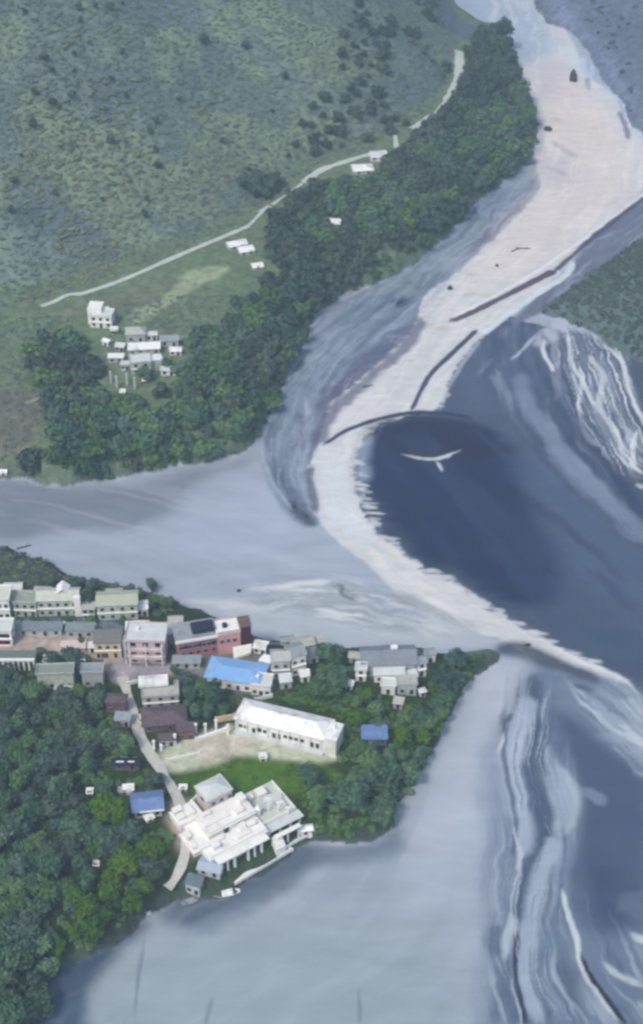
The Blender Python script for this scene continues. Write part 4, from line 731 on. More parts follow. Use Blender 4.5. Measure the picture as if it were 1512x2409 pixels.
t, W_, D_, H_ = house('white_hut', 'tiny white hut in front of the faded blue roof', 346, 1938, 18, 8, 8, 30, TRIM, 'shed', R_WHITE, 1, 1, .4)
t, W_, D_, H_ = house('tiny_shed', 'tiny pale shed left of the faded blue roof', 280, 1870, 26, 8, 7, 0, W_WHITE, 'shed', R_CONC, 1, 1, .4, cat='shed')
t, W_, D_, H_ = house('tiny_shed', 'tiny white shed in the clearing right of the lane above the terraces', 424, 1862, 14, 6, 7, 0, W_WHITE, 'shed', R_WHITE, 1, 1, .4, cat='shed')

MORE = [(62, 1446, 30, 16, 26, 3, W_WHITE, 'gable', R_LITE, 2, 2, 'narrow white house squeezed between the grey row house and the gable-roofed greenish house'),
 (196, 1458, 28, 16, 24, 0, W_GREY, 'flat', R_CONC, 2, 2, 'narrow grey house between the two greenish houses of the upper row'),
 (322, 1450, 26, 14, 16, 6, W_WHITE, 'shed', R_WHITE, 1, 2, 'small white house at the right end of the upper row'),
 (12, 1400, 40, 14, 14, 2, W_GREY, 'gable', R_LITE, 1, 2, 'grey house at the left edge behind the upper row'),
 (84, 1406, 34, 12, 14, -4, W_GREEN, 'gable', R_CONC, 1, 2, 'mossy house behind the gable-roofed greenish house, left of two'),
 (252, 1412, 36, 12, 14, 5, W_GREEN, 'gable', R_CONC, 1, 2, 'mossy house behind the pale green house'),
 (146, 1535, 54, 12, 9, 3, W_PINK, 'shed', mat('faded_pink_sheet', (204, 190, 198), .8, .12, .6), 1, 2, 'low stall with faded pink roofs on the dusty street'),
 (210, 1536, 16, 8, 12, 0, W_WHITE, 'shed', R_LITE, 1, 1, 'tiny white stall left of the cream house'),
 (178, 1580, 22, 10, 16, 4, W_WHITE, 'flat', R_LITE, 1, 1, 'small white house between the roofless shell and the pale gate house'),
 (104, 1570, 26, 10, 14, -6, W_WHITE, 'shed', R_CONC, 1, 1, 'small white lean-to behind the roofless shell'),
 (272, 1708, 34, 14, 14, -4, W_PINK, 'shed', R_GREY, 1, 2, 'small pink house left of the lane below the purplish hut'),
 (436, 1500, 30, 12, 18, 10, W_WHITE, 'gable', R_WHITE, 1, 2, 'small white-roofed house behind the left half of the red building'),
 (398, 1478, 32, 14, 14, 4, W_GREY, 'gable', R_CONC, 1, 2, 'grey house on the river edge behind the rounded house'),
 (596, 1536, 30, 14, 12, -14, W_WHITE, 'shed', R_WHITE, 1, 2, 'white-roofed house at the foot of the brown tower'),
 (660, 1622, 26, 14, 16, 10, W_GREY, 'shed', R_LITE, 1, 1, 'small pale house below the tall grey gable house'),
 (728, 1562, 22, 14, 22, 20, W_WHITE, 'gable', R_GREY, 1, 1, 'narrow white house at the right of the leaning grey house'),
 (738, 1530, 26, 12, 14, 24, W_GREY, 'shed', R_CONC, 1, 1, 'small grey shed nearest the river right of the grey gables'),
 (662, 1524, 30, 12, 14, 8, W_GREY, 'gable', R_GREY, 1, 1, 'small grey house touching the water behind the dark tin house'),
 (820, 1560, 26, 14, 14, -8, W_GREY, 'gable', R_CONC, 1, 1, 'small grey house left of the largest grey shed'),
 (1000, 1560, 24, 14, 18, 12, W_WHITE, 'gable', R_GREY, 1, 1, 'small pale house at the right end of the largest grey shed'),
 (958, 1612, 24, 12, 16, 16, W_WHITE, 'shed', R_LITE, 1, 1, 'white lean-to between the grey sheds and the boxy houses'),
 (812, 1620, 16, 8, 9, -20, W_WHITE, 'shed', R_WHITE, 1, 1, 'tiny white shed among trees left of the boxy houses'),
 (292, 1868, 22, 8, 8, 6, W_WHITE, 'shed', R_WHITE, 1, 1, 'tiny white-roofed shed just behind the faded blue roof'),
 (206, 1872, 12, 6, 6, 0, W_WHITE, 'shed', R_WHITE, 1, 1, 'tiny white shed deep in the forest left of the faded blue roof'),
 (222, 2042, 10, 5, 6, 0, W_WHITE, 'shed', R_WHITE, 1, 1, 'tiny white shed in the middle of the lower forest'),
 (612, 1792, 14, 7, 8, 4, W_WHITE, 'shed', R_WHITE, 1, 1, 'tiny white shed in the bright grass below the school')]
for x, y, a_, b_, c_, d_, wm, rf, rmm, fl, nw_, lb in MORE: house('stall' if 'stall' in lb else 'shed' if 'shed' in lb else 'house', lb, x, y, a_, b_, c_, d_, wm, rf, rmm, fl, nw_, 1.0, .4, parapet=False, cat='stall' if 'stall' in lb else 'shed' if 'shed' in lb else 'house')
for a_, b_, lb in [((150, 1470), (226, 1474), 'low pale wall along the upper street in front of the shops'), ((20, 1545), (84, 1543), 'low white wall on the near side of the dusty street'), ((300, 1612), (332, 1604), 'short white wall at the head of the lane'), ((600, 1650), (640, 1640), 'short pale wall below the white annex'), ((440, 1900), (462, 1880), 'pinkish wall where the lane meets the terraces')]: wall_thing(lb, a_, b_, 1.5, .4, W_WHITE)

# ---- riverside terrace complex
YW = 34
p = G1(500, 2036); p.z = 7.0; k, se, ce = scale_at(p)
t = empty('terrace_complex', p, YW, 'big white and pink stepped terrace building on pillars above the river', 'temple')
MB().box(-1, 20, -1, 15, -7, 3.2).build('podium', T_WHT, t)
MB().box(-1.3, 20.3, -1.3, 15.3, 3.202, 3.5).build('terrace_floor', T_WHT, t)
MB().box(2.5, 20, 6, 15, 3.502, 5.6).build('upper_podium', T_TAN, t)
MB().box(2.2, 20.3, 5.6, 15.3, 5.602, 5.9).build('upper_terrace', T_TAN, t)
MB().box(-3.6, -1.01, 5, 14, -7, 2.2).build('side_podium', T_WHT, t)
MB().box(-3.9, -1.02, 4.7, 14.3, 2.202, 2.4).build('side_terrace', T_TAN, t)
MB().box(-2.6, 6, 15.4, 22, -7, 4.4).build('rear_podium', T_WHT, t)
MB().box(-2.9, 6.3, 15.35, 22.3, 4.402, 4.7).build('rear_terrace', T_TAN, t)
MB().box(8, 17, 15.4, 23, -7, 9.2).build('tower_block', mat('tower_render', (196, 188, 200), .85, .08, .5), t)
MB().box(7.5, 17.5, 15.35, 23.5, 9.202, 9.6).build('tower_roof', R_LITE, t)
MB().hip(8.2, 16.8, 16, 22.8, 9.8, 1.5).build('tower_cap', R_LITE, t)
MB().box(20.31, 33, 3, 17, -7, 1.6).build('plaza_podium', T_WHT, t)
MB().box(20.32, 33.4, 2.6, 17.4, 1.602, 1.9).build('plaza_floor', mat('plaza_paving', (196, 204, 210), .85, .1, .5), t)
for j in range(6): MB().box(20.4, 24, -3 - j * .5 + 0, -2.5 - j * .5, -7, 1.2 - j * .6).build('step', T_WHT, t)
for j, (z, y) in enumerate(((3.5, -.9), (5.9, 5.9))): MB().box(-.9 + 3.5 * j, 19.8, y, y + .25, z + .002, z + 1.0).build('parapet', TRIM, t)
MB().box(20.6, 33, 2.8, 3.1, 1.902, 2.9).build('parapet', TRIM, t); MB().box(33, 33.3, 2.8, 17, 1.902, 2.7).build('parapet', TRIM, t)
for x, y in ((1, -3.4), (6, -3.4), (11, -3.4), (16, -3.4), (20.6, -.4), (25, -.2), (29, -.2), (32.6, 0)):
    MB().box(x, x + .7, y, y + .7, -7, 3.0 if x < 18 else 1.3).build('column', TRIM, t)
MB().box(.2, 19, -3.9, -1.35, 2.9, 3.2).build('front_deck', T_WHT, t)
MB().box(20.35, 34, -.9, 2.55, 1.31, 1.6).build('front_deck', R_LITE, t)
MB().box(8, 9.6, 5.45, 5.98, 3.6, 5.4).build('doorway', GLASS, t)
for x in (1.5, 5, 8.5, 12, 15.5): window(t, x, -1, .5)
for x in (10, 13, 16): window(t, x, 15.4, 6.6)
for z in (6.6,): window(t, 8, 19, z, -math.pi / 2, WINB)
MB().box(-2, 7, 3.6, 5.2, 3.502, 4.4).build('bench_wall', T_TAN, t)
MB().box(3, 12, 9, 11.5, 5.902, 6.5).build('raised_bed', T_TAN, t)
MB().bar((21.5, 7, 1.9), (21.5, 7, 5.6), .9, 8).build('shrine', TRIM, t); MB().bar((21.5, 7, 5.6), (21.5, 7, 7.2), 1.1, 8, .1).build('shrine_spire', TRIM, t)
for x0_, y0_, w0, d0, z0, z1 in [(-3.4, 6, 1.8, 3, 2.41, 3.6), (-3, 10, 1.6, 2.6, 2.41, 4.4), (-2, 17, 2.4, 2, 4.71, 5.8), (-2, 19.6, 3, 2, 4.71, 6.4), (1, 17, 3, 4, 4.71, 5.5), (14, 8, 3, 2.4, 5.91, 7.0), (17.4, 11, 2.2, 3, 5.91, 8.0), (4.5, 13, 3, 1.4, 5.91, 6.7), (10, 1, 5, 1.8, 3.51, 4.1), (15.4, 3, 3, 1.6, 3.51, 4.6), (1.5, 1.2, 2.4, 1.6, 3.51, 5.2), (25, 12, 3, 3, 1.91, 4.6), (29, 5, 2, 2, 1.91, 3.2), (27, 8.5, 4, .6, 1.91, 2.8), (22, 13.5, 2, 2, 1.91, 3.4)]:
    MB().box(x0_, x0_ + w0, y0_, y0_ + d0, z0, z1).build('stepped_block', T_WHT, t); MB().box(x0_ - .15, x0_ + w0 + .15, y0_ - .15, y0_ + d0 + .15, z1 + .002, z1 + .16).build('block_cap', T_TAN, t)
for j in range(5): MB().box(12.5, 15, 4.6 - j * .45, 5.04 - j * .45, 3.51, 5.6 - j * .42).build('step', T_WHT, t)
for x, y in ((22.5, -3), (26, -3.4), (30, -3.6), (13.5, -3.4), (3.5, -3.4)): MB().box(x, x + .5, y, y + .5, -7, 1.3 if x > 18 else 2.88).build('column', TRIM, t)
MB().box(21.5, 31, -4.1, -2.4, 1.32, 1.6).build('lower_deck', T_WHT, t)
pm = [((632, 1915), 7, 'white mast at the back left of the riverside plaza'), ((655, 1918), 6, 'white mast at the back middle of the riverside plaza'), ((678, 1928), 5.5, 'white mast at the back right corner of the riverside plaza')]
for (x, y), h_, lb in pm:
    o = empty('mast', G1(x, y), 0, lb, 'mast', 'masts behind the riverside plaza'); MB().bar((0, 0, -1), (0, 0, h_), .32, 6, .2).build('pole', TRIM, o); MB().box(-.8, .8, -.3, .3, h_ + .002, h_ + .5).build('lamp_head', TRIM, o)
t, W_, D_, H_ = house('open_pavilion', 'small white open pavilion behind the plaza masts', 622, 1896, 40, 14, 8, 10, W_WHITE, 'flat', R_LITE, 1, 0, parapet=False, door=False, right=False, cat='pavilion')
t, W_, D_, H_ = house('jetty_hut', 'little white hut at the far right end of the riverside walkway', 704, 1966, 30, 12, 10, 8, W_WHITE, 'gable', R_WHITE, 1, 1, .7)
def walkway(label, a, b, wid, z, m):
    A, B = G1(*a), G1(*b); A.z = B.z = z; d = B - A; o = empty('walkway', A, math.degrees(math.atan2(d.y, d.x)), label, 'walkway')
    MB().box(0, d.length, -wid / 2, wid / 2, -.4, 0).build('deck', m, o); MB().box(0, d.length, -wid / 2 - .25, -wid / 2 - .01, -.5, .7).build('edge_wall', TRIM, o)
    n = int(d.length / 4)
    for j in range(n + 1): MB().box(d.length * j / n - .25, d.length * j / n + .25, -wid / 2, wid / 2 - .1, -3.5, -.402).build('pier', W_GREY, o)
walkway('long white walkway at the foot of the terraces along the water', (548, 2070), (684, 1994), 2.6, 2.0, T_WHT)
walkway('short pale walkway leading to the white hut at the right end', (664, 1984), (716, 1960), 2.2, 2.6, R_LITE)
t, W_, D_, H_ = house('blue_white_house', 'blue-white tin roof house below the left corner of the terraces', 466, 2056, 52, 26, 12, -14, W_GREY, 'gable', mat('pale_blue_tin', (164, 180, 208), .6, .1, .5), 1, 2, 1.0)
t, W_, D_, H_ = house('river_hut', 'grey hut with dark openings at the end of the lane by the water', 438, 2098, 34, 18, 20, -20, W_GREY, 'shed', mat('slate_tin', (112, 128, 146), .7, .2, .6), 1, 2, .8)
def boat(label, px, py, L, bw, rz, z=.25, m=TRIM, cover=True):
    p = Vector((*g0([(px, py)])[0], z)); o = empty('boat', p, rz, label, 'boat')
    n = 9; V = []; F = []
    for i in range(n):
        s_ = i / (n - 1); x = (s_ - .5) * L; ww = bw / 2 * math.sin(math.pi * min(.98, max(.06, s_ * .86 + .1))) ** .6; up = .35 * abs(2 * s_ - 1) ** 2.2
        V += [(x, -ww, .55 + up), (x, -ww * .6, -.3), (x, ww * .6, -.3), (x, ww, .55 + up), (x, ww * .86, .5 + up), (x, ww * .5, 0), (x, -ww * .5, 0), (x, -ww * .86, .5 + up)]
    for i in range(n - 1):
        for j in range(8): F.append((i * 8 + j, i * 8 + (j + 1) % 8, (i + 1) * 8 + (j + 1) % 8, (i + 1) * 8 + j))
    F += [tuple(range(7, -1, -1)), tuple(range((n - 1) * 8, n * 8))]
    MB().poly(V, F).build('hull', m, o)
    if cover:
        q = MB()
        for i in range(6):
            a, b = math.pi * i / 6, math.pi * (i + 1) / 6; r = bw * .42
            q.poly([(-L * .2, -r * math.cos(a), .5 + r * math.sin(a)), (L * .22, -r * math.cos(a), .5 + r * math.sin(a)), (L * .22, -r * math.cos(b), .5 + r * math.sin(b)), (-L * .2, -r * math.cos(b), .5 + r * math.sin(b))], [(0, 1, 2, 3)])
        q.build('canopy', m, o)
    MB().box(-L * .3, -L * .27, -bw * .35, bw * .35, .3, .4).build('thwart', R_BRN, o); MB().box(L * .28, L * .31, -bw * .35, bw * .35, .3, .4).build('thwart', R_BRN, o)
boat('white covered boat moored below the left end of the walkway', 534, 2104, 8.5, 3.0, 12, m=R_WHITE)
boat('grey open boat beached beside the hut at the end of the lane', 452, 2122, 7, 2.4, 24, m=R_GREY, cover=False)
boat('tiny white boat at the bank, nearer the lane end of two', 362, 2128, 2.6, 1.8, 80)
boat('tiny pale boat at the bank just below the other tiny boat', 350, 2152, 3.8, 1.5, 30, m=R_LITE)
# parked car on the lane
p = G1(334, 1694); p.z += .15; t = empty('parked_car', p, 100, 'small white car parked on the lane beside the brown tin roof', 'car')
def side(pts, y0, y1): n = len(pts); return [(x, y0, z) for x, z in pts] + [(x, y1, z) for x, z in pts], [tuple(range(n)), tuple(range(2 * n - 1, n - 1, -1))] + [(i, n + i, n + (i + 1) % n, (i + 1) % n) for i in range(n)]
MB().poly(*side([(-2, .3), (2, .3), (2.05, .8), (1.2, .95), (-1.9, 1.0), (-2.05, .7)], -.85, .85)).build('body', TRIM, t)
MB().poly(*side([(-1.7, 1.0), (1.1, .96), (.5, 1.5), (-1.3, 1.52)], -.75, .75)).build('cabin', GLASS, t)
MB().box(-1.25, .45, -.72, .72, 1.521, 1.56).build('roof', TRIM, t)
for x in (-1.25, 1.25):
    for y_ in (-.86, .66): MB().bar((x, y_, .33), (x, y_ + .2, .33), .33, 12).build('wheel', BLKWATER, t)

# ---- houses on the far terrace across the tributary
t, W_, D_, H_ = house('white_villa', 'white stepped villa nearest the road on the far bank', 214, 770, 50, 16, 26, -6, W_WHITE, 'flat', R_LITE, 2, 3)
MB().box(-1.6, W_ * .5, D_ * .4, D_ + 3, -1, H_ + 2.6).build('rear_block', W_WHITE, t)
t, W_, D_, H_ = house('far_hut', 'small bright white hut below the stepped villa', 242, 812, 16, 7, 10, -30, W_WHITE, 'gable', R_WHITE, 1, 1, .8, group=None)
t, W_, D_, H_ = house('far_low_house', 'low white flat house lower left in the far hamlet', 256, 854, 34, 9, 12, 0, W_GREY, 'flat', R_WHITE, 1, 2, parapet=False)
t, W_, D_, H_ = house('far_grey_house', 'grey house with a rounded roof at the back of the far hamlet', 298, 806, 44, 16, 18, 4, W_GREY, 'hip', R_CONC, 1, 2, 2.2)
t, W_, D_, H_ = house('far_long_house', 'long house with a bright white roof edge in the middle of the far hamlet', 304, 838, 72, 12, 14, 6, W_GREY, 'shed', R_WHITE, 1, 4, .8)
t, W_, D_, H_ = house('far_right_house', 'pale grey house at the right of the far hamlet', 378, 816, 42, 12, 14, 2, W_GREY, 'gable', R_GREY, 1, 2, 1.6)
t, W_, D_, H_ = house('far_front_house', 'pale L-shaped house at the front of the far hamlet', 310, 882, 46, 18, 26, 10, W_GREEN, 'flat', R_LITE, 2, 2)
MB().box(W_ + .01, W_ + 5, D_ * .3, D_, -1, H_ * .9).build('wing', W_GREEN, t); MB().box(W_ + .02, W_ + 5.3, D_ * .25, D_ + .3, H_ * .9 + .002, H_ * .9 + .25).build('wing_roof', R_WHITE, t)
t, W_, D_, H_ = house('far_white_cabin', 'white cabin beside a dark tree at the right front of the far hamlet', 380, 884, 32, 9, 12, 0, W_WHITE, 'flat', R_LITE, 1, 2, parapet=False)
for x, y, a_, b_, c_, d_, wm, rf, rmm, fl, lb in [(236, 744, 22, 7, 12, 20, W_WHITE, 'gable', R_WHITE, 1, 'small white house behind the stepped villa, nearest the road'), (262, 786, 14, 6, 8, 0, W_WHITE, 'shed', R_WHITE, 1, 'small white shed between the stepped villa and the far hamlet'),
 (272, 826, 20, 7, 10, -10, W_GREY, 'shed', R_LITE, 1, 'small grey house left of the rounded grey roof in the far hamlet'), (344, 802, 26, 9, 12, 8, W_WHITE, 'gable', R_LITE, 1, 'pale house between the rounded roof and the right house of the far hamlet'), (400, 836, 26, 7, 9, 0, W_WHITE, 'shed', R_WHITE, 1, 'white-roofed house at the far right end of the far hamlet'),
 (286, 872, 18, 7, 14, 5, W_WHITE, 'flat', R_LITE, 1, 'narrow white house left of the L-shaped far house'), (336, 902, 10, 5, 6, 0, W_WHITE, 'shed', R_WHITE, 1, 'tiny white hut in front of the L-shaped far house'), (362, 856, 20, 7, 9, 12, W_GREY, 'gable', R_WHITE, 1, 'small white-roofed house right behind the L-shaped far house'),
 (284, 932, 10, 5, 8, 0, W_WHITE, 'shed', R_WHITE, 1, 'tiny white hut standing alone below the standing pillars'), (410, 806, 18, 6, 8, -6, W_GREY, 'gable', R_LITE, 1, 'small grey house behind the right end of the far hamlet'), (892, 372, 16, 7, 9, 10, W_WHITE, 'gable', R_WHITE, 1, 'tiny white house at the very end of the upper road')]: house('far_house', lb, x, y, a_, b_, c_, d_, wm, rf, rmm, fl, 2, .7, .4, parapet=False)
for i, (x, y, w_) in enumerate([(262, 900, 3), (276, 912, 2.6), (300, 905, 3), (318, 915, 2.6)]):
    o = bpy.data.objects.new('ruined_pillar', MB().box(-.5, .5, -.5, .5, -1, 6).mesh('ruined_pillar', W_GREY)); COL.objects.link(o); o.location = G1(x, y)
    tag(o, ['leftmost grey standing pillar below the far hamlet', 'second grey standing pillar from the left below the far hamlet', 'third grey standing pillar from the left below the far hamlet', 'rightmost grey standing pillar below the far hamlet'][i], 'pillar', 'standing pillars below the far hamlet')
t, W_, D_, H_ = house('roadside_house', 'larger white-roofed house just below the straight road, upper of the pair', 540, 590, 44, 12, 8, 22, W_GREY, 'gable', R_WHITE, 1, 2, 1.2)
t, W_, D_, H_ = house('roadside_house', 'larger white-roofed house just below the straight road, lower of the pair', 566, 602, 34, 9, 7, 20, W_GREY, 'shed', R_WHITE, 1, 2, .9)
t, W_, D_, H_ = house('roadside_hut', 'lone small white roof below the roadside pair', 596, 636, 24, 10, 6, 16, W_GREY, 'gable', R_WHITE, 1, 1, .8)
t, W_, D_, H_ = house('forest_hut', 'lone white roof in the dark forest above the gravel bank', 768, 532, 30, 12, 7, -8, W_GREY, 'gable', R_WHITE, 1, 1, .9)
t, W_, D_, H_ = house('hill_house', 'white-roofed house below the upper road', 832, 412, 46, 15, 8, 8, W_GREY, 'hip', R_WHITE, 1, 2, 1.6)
t, W_, D_, H_ = house('hill_cottage', 'pale cottage beside the end of the upper road', 872, 380, 32, 14, 9, 4, W_WHITE, 'gable', R_LITE, 1, 2, 1.2)
t, W_, D_, H_ = house('shore_hut', 'small white hut at the left edge of the far shore', 2, 1120, 14, 8, 8, 0, W_WHITE, 'gable', R_WHITE, 1, 1, .7)

# ---- rocks and drift on the bars
M_rock = mat('dark_rock', (84, 90, 104), .9, .3, 1.5)
def rock(label, px, py, r, sx=1, sz=.7, seed=0, cat='rock', name='rock', m=None):
    p = Vector((*g0([(px, py)])[0], .1)); rr = np.random.default_rng(seed); V = []; F = []; n, mlat = 10, 6
    for i in range(mlat + 1):
        for j in range(n):
            th = math.pi * i / mlat; ph = 2 * math.pi * j / n; q = r * (1 + .3 * (rr.random() - .5)); V.append((q * sx * math.sin(th) * math.cos(ph), q * math.sin(th) * math.sin(ph), q * sz * math.cos(th)))
    for i in range(mlat):
        for j in range(n): F.append((i * n + j, (i + 1) * n + j, (i + 1) * n + (j + 1) % n, i * n + (j + 1) % n))
    o = MB().poly(V, F).build(name, m or M_rock, None, p); o.rotation_euler[2] = rr.random() * 3; tag(o, label, cat); return o
rock('tall dark boulder near the top of the pale bar', 1347, 190, 3.2, .6, 2.2, 1); rock('small dark rock standing on the pale bar left of the long berm', 1058, 680, 1.3, .7, 1.6, 2)
rock('dark rock at the left edge of the wide pale bar', 1288, 305, 2.4, 1.2, .8, 3); rock('dark rounded islet on the gravel bank beside the pale bar', 940, 712, 1.3, 1.6, .4, 4)
rock('tiny black rock in the shallow tributary', 562, 1390, .8, 1.2, .7, 5); rock('small dark lump at the tip of the gravel bank', 690, 1192, .9, 1.4, .5, 6); rock('flat dark lump below the other at the gravel tip', 720, 1216, .9, 1.6, .5, 7)
rock('small rock on the wide pink part of the bar', 1168, 625, 1.0, 1.3, .6, 8); rock('dark lump where two braided channels part', 1240, 1518, .9, 1.6, .4, 9)
def driftwood(label, px, py, L, rz, seed):
    p = Vector((*g0([(px, py)])[0], .3)); o = empty('driftwood', p, rz, label, 'driftwood'); m = M_rock
    MB().bar((-L / 2, 0, 0), (L / 2, 0, .3), .3, 7, .14).build('log', m, o); MB().bar((L * .1, 0, .15), (L * .3, L * .18, .7), .13, 6, .05).build('branch', m, o); MB().bar((-L * .1, 0, .1), (L * .05, -L * .15, .5), .12, 6, .05).build('branch', m, o)
driftwood('pale long driftwood on the widest part of the bar', 1230, 586, 8, -8, 1); driftwood('dark driftwood snag in the shallow water above the town', 58, 1288, 6, 20, 2); driftwood('thin drift log on the bar near its narrow neck', 865, 910, 5, 10, 3)
driftwood('thin drift log on the bar right of the rocky edge', 1210, 590, 4, 30, 4)

# ------------------------------------------------------------------ trees
def leafmat(name, a, b, pt=.035, amt=.5):
    m, n, l, bs = nodes(name); oi = n.new('ShaderNodeObjectInfo'); g = n.new('ShaderNodeNewGeometry')
    no = n.new('ShaderNodeTexNoise'); no.inputs['Scale'].default_value = pt; no.inputs['Detail'].default_value = 3; l.new(g.outputs['Position'], no.inputs['Vector'])
    n2 = n.new('ShaderNodeTexNoise'); n2.inputs['Scale'].default_value = .9; n2.inputs['Detail'].default_value = 3; l.new(g.outputs['Position'], n2.inputs['Vector'])
    def math_(op, x, y):
        q = n.new('ShaderNodeMath'); q.operation = op
        for i, v in enumerate((x, y)):
            if isinstance(v, (int, float)): q.inputs[i].default_value = v
            else: l.new(v, q.inputs[i])
        return q.outputs[0]
    r = n.new('ShaderNodeMapRange'); r.inputs[1].default_value = .35; r.inputs[2].default_value = .65; l.new(no.outputs[0], r.inputs[0])
    f = math_('ADD', math_('MULTIPLY', r.outputs[0], .5), math_('MULTIPLY', oi.outputs['Random'], .5))
    mx = n.new('ShaderNodeMix'); mx.data_type = 'RGBA'; mx.inputs['A'].default_value = (*alb(a), 1); mx.inputs['B'].default_value = (*alb(b), 1); l.new(f, mx.inputs['Factor'])
    sc = n.new('ShaderNodeVectorMath'); sc.operation = 'SCALE'; l.new(mx.outputs['Result'], sc.inputs[0])
    l.new(math_('ADD', 1 - amt * .6, math_('MULTIPLY', n2.outputs[0], amt * 1.2)), sc.inputs['Scale'])
    l.new(sc.outputs[0], bs.inputs['Base Color']); bs.inputs['Roughness'].default_value = .8; bs.inputs['Specular IOR Level'].default_value = .15
    tr = n.new('ShaderNodeBsdfTranslucent'); l.new(sc.outputs[0], tr.inputs[0]); ms = n.new('ShaderNodeMixShader'); ms.inputs[0].default_value = .22
    out = n['Material Output']; l.new(bs.outputs[0], ms.inputs[1]); l.new(tr.outputs[0], ms.inputs[2]); l.new(ms.outputs[0], out.inputs[0]); return m
L_DARK = leafmat('dark_foliage', (76, 108, 102), (118, 148, 134), .022, .25); L_BLUE = leafmat('blue_green_foliage', (78, 106, 112), (116, 140, 136), .022, .25); L_MID = leafmat('mid_foliage', (86, 120, 98), (124, 154, 124), .022, .25)
L_LITE = leafmat('bright_foliage', (76, 112, 62), (112, 144, 82), .03, .3); L_HILL = leafmat('hill_scrub', (106, 124, 136), (134, 151, 148), .014, .15); L_HDRK = leafmat('hill_dark_bush', (80, 102, 106), (108, 128, 124), .02, .25); L_OLIV = leafmat('olive_scrub', (122, 140, 126), (144, 160, 140), .014, .15)
BARK = mat('bark', (92, 88, 88), .9, .3, 3)
def crown_mesh(name, seed, r, h, z0, nleaf, ls, lobes, m):
    """leaf clumps on several uneven lobes round a rough inner mass"""
    q = np.random.default_rng(seed); V = []; F = []
    L = [(0, 0, z0 + h * .5, r * .62, h * .5)]
    for k in range(lobes):
        a = 2 * math.pi * (k + q.random() * .7) / lobes; d = r * (.35 + .35 * q.random()); L.append((d * math.cos(a), d * math.sin(a), z0 + h * (.25 + .5 * q.random()), r * (.32 + .22 * q.random()), h * (.22 + .18 * q.random())))
    wts = np.array([l_[3] ** 2 for l_ in L]); wts /= wts.sum()
    for li in q.choice(len(L), nleaf, p=wts):
        x, y, z, rr, hh = L[li]; d = q.normal(size=3); d[2] = d[2] * .9 + .25; d /= np.linalg.norm(d); k = .72 + .38 * q.random()
        c = np.array([x + d[0] * rr * k, y + d[1] * rr * k, z + d[2] * hh * k]); nn = d + q.normal(size=3) * .55; nn /= np.linalg.norm(nn)
        u_ = np.cross(nn, [0, 0, 1.0]) + q.normal(size=3) * .05; u_ /= np.linalg.norm(u_); v_ = np.cross(nn, u_); s1 = ls * (.6 + .8 * q.random()); s2 = s1 * (.6 + .5 * q.random()); b = len(V)
        V += [tuple(c - u_ * s1 * .5), tuple(c - v_ * s2 * .5 + nn * s1 * .12), tuple(c + u_ * s1 * .5), tuple(c + v_ * s2 * .5 + nn * s1 * .12)]; F += [(b, b + 1, b + 2), (b, b + 2, b + 3)]
    for x, y, z, rr, hh in L[:5]:      # inner mass of twigs and shaded leaves
        b = len(V); n_ = 7
        for i in range(1, 4):
            for j in range(n_):
                th = math.pi * i / 4; ph = 2 * math.pi * j / n_; kk = .62 + .16 * q.random(); V.append((x + rr * kk * math.sin(th) * math.cos(ph), y + rr * kk * math.sin(th) * math.sin(ph), z + hh * kk * math.cos(th)))
        V += [(x, y, z + hh * .7), (x, y, z - hh * .7)]
        for i in range(2):
            for j in range(n_): F.append((b + i * n_ + j, b + (i + 1) * n_ + j, b + (i + 1) * n_ + (j + 1) % n_, b + i * n_ + (j + 1) % n_))
        for j in range(n_): F.append((b + 3 * n_, b + j, b + (j + 1) % n_)); F.append((b + 3 * n_ + 1, b + 2 * n_ + (j + 1) % n_, b + 2 * n_ + j))
    me = bpy.data.meshes.new(name); me.from_pydata(V, [], F); me.materials.append(m); return me
def trunk_mesh(h, r, seed):
    q = random.Random(seed); mb = MB().bar((0, 0, -1.2), (q.uniform(-.2, .2), q.uniform(-.2, .2), h * .55), r, 8, r * .62)
    for k in range(5):
        a = 2 * math.pi * (k + q.random() * .6) / 5; z = h * (.35 + .2 * q.random()); mb.bar((0, 0, z), (math.cos(a) * h * .26, math.sin(a) * h * .26, z + h * .28), r * .42, 6, r * .15)
    mb.bar((0, 0, h * .53), (0, 0, h * .85), r * .6, 6, r * .2); return mb.mesh('trunk', BARK)
KINDS = {}
for kn, m in (('dark', L_DARK), ('blue', L_BLUE), ('mid', L_MID), ('lite', L_LITE), ('haze', L_HDRK)):
    KINDS[kn] = [(crown_mesh('crown', 10 * i + len(kn) * 7 + ord(kn[0]), r_, h_, z_, 620, .95, lb, m), trunk_mesh(z_ + h_, .3, i)) for i, (r_, h_, z_, lb) in enumerate([(4.2, 6.2, 2.2, 7), (3.5, 7.4, 2.0, 6), (4.6, 5.2, 2.4, 8), (2.9, 5.4, 1.6, 5)])]
NT = [0]
def tree(x, y, kind, label, group=None, s=None, name='tree', px=False):
    if px: p = G1(x, y)
    else: p = Vector((x, y, float(height(np.array([[x, y]]))[0])))
    cm, tm = random.choice(KINDS[kind]); o = empty(name, p, random.uniform(0, 360), label, 'tree', group); s = s or random.uniform(.75, 1.25); o.scale = (s, s, s * random.uniform(.85, 1.1))
    place(cm, 'crown', o); place(tm, 'trunk', o); NT[0] += 1; return o
BUILT = [(o.location.x, o.location.y, max(o['dim'][0], o['dim'][1]), o) for o in COL.objects if 'dim' in o.keys()]
BOX = []
for x, y, r_, o in BUILT:
    W_, D_, H_ = o['dim']; a = o.rotation_euler[2]; BOX.append((x, y, math.cos(a), math.sin(a), W_, D_)); del o['dim']
tcx = [o for o in COL.objects if o.name == 'terrace_complex'][0]; BOX.append((tcx.location.x - 3, tcx.location.y - 3, math.cos(R(YW)), math.sin(R(YW)), 40, 28))
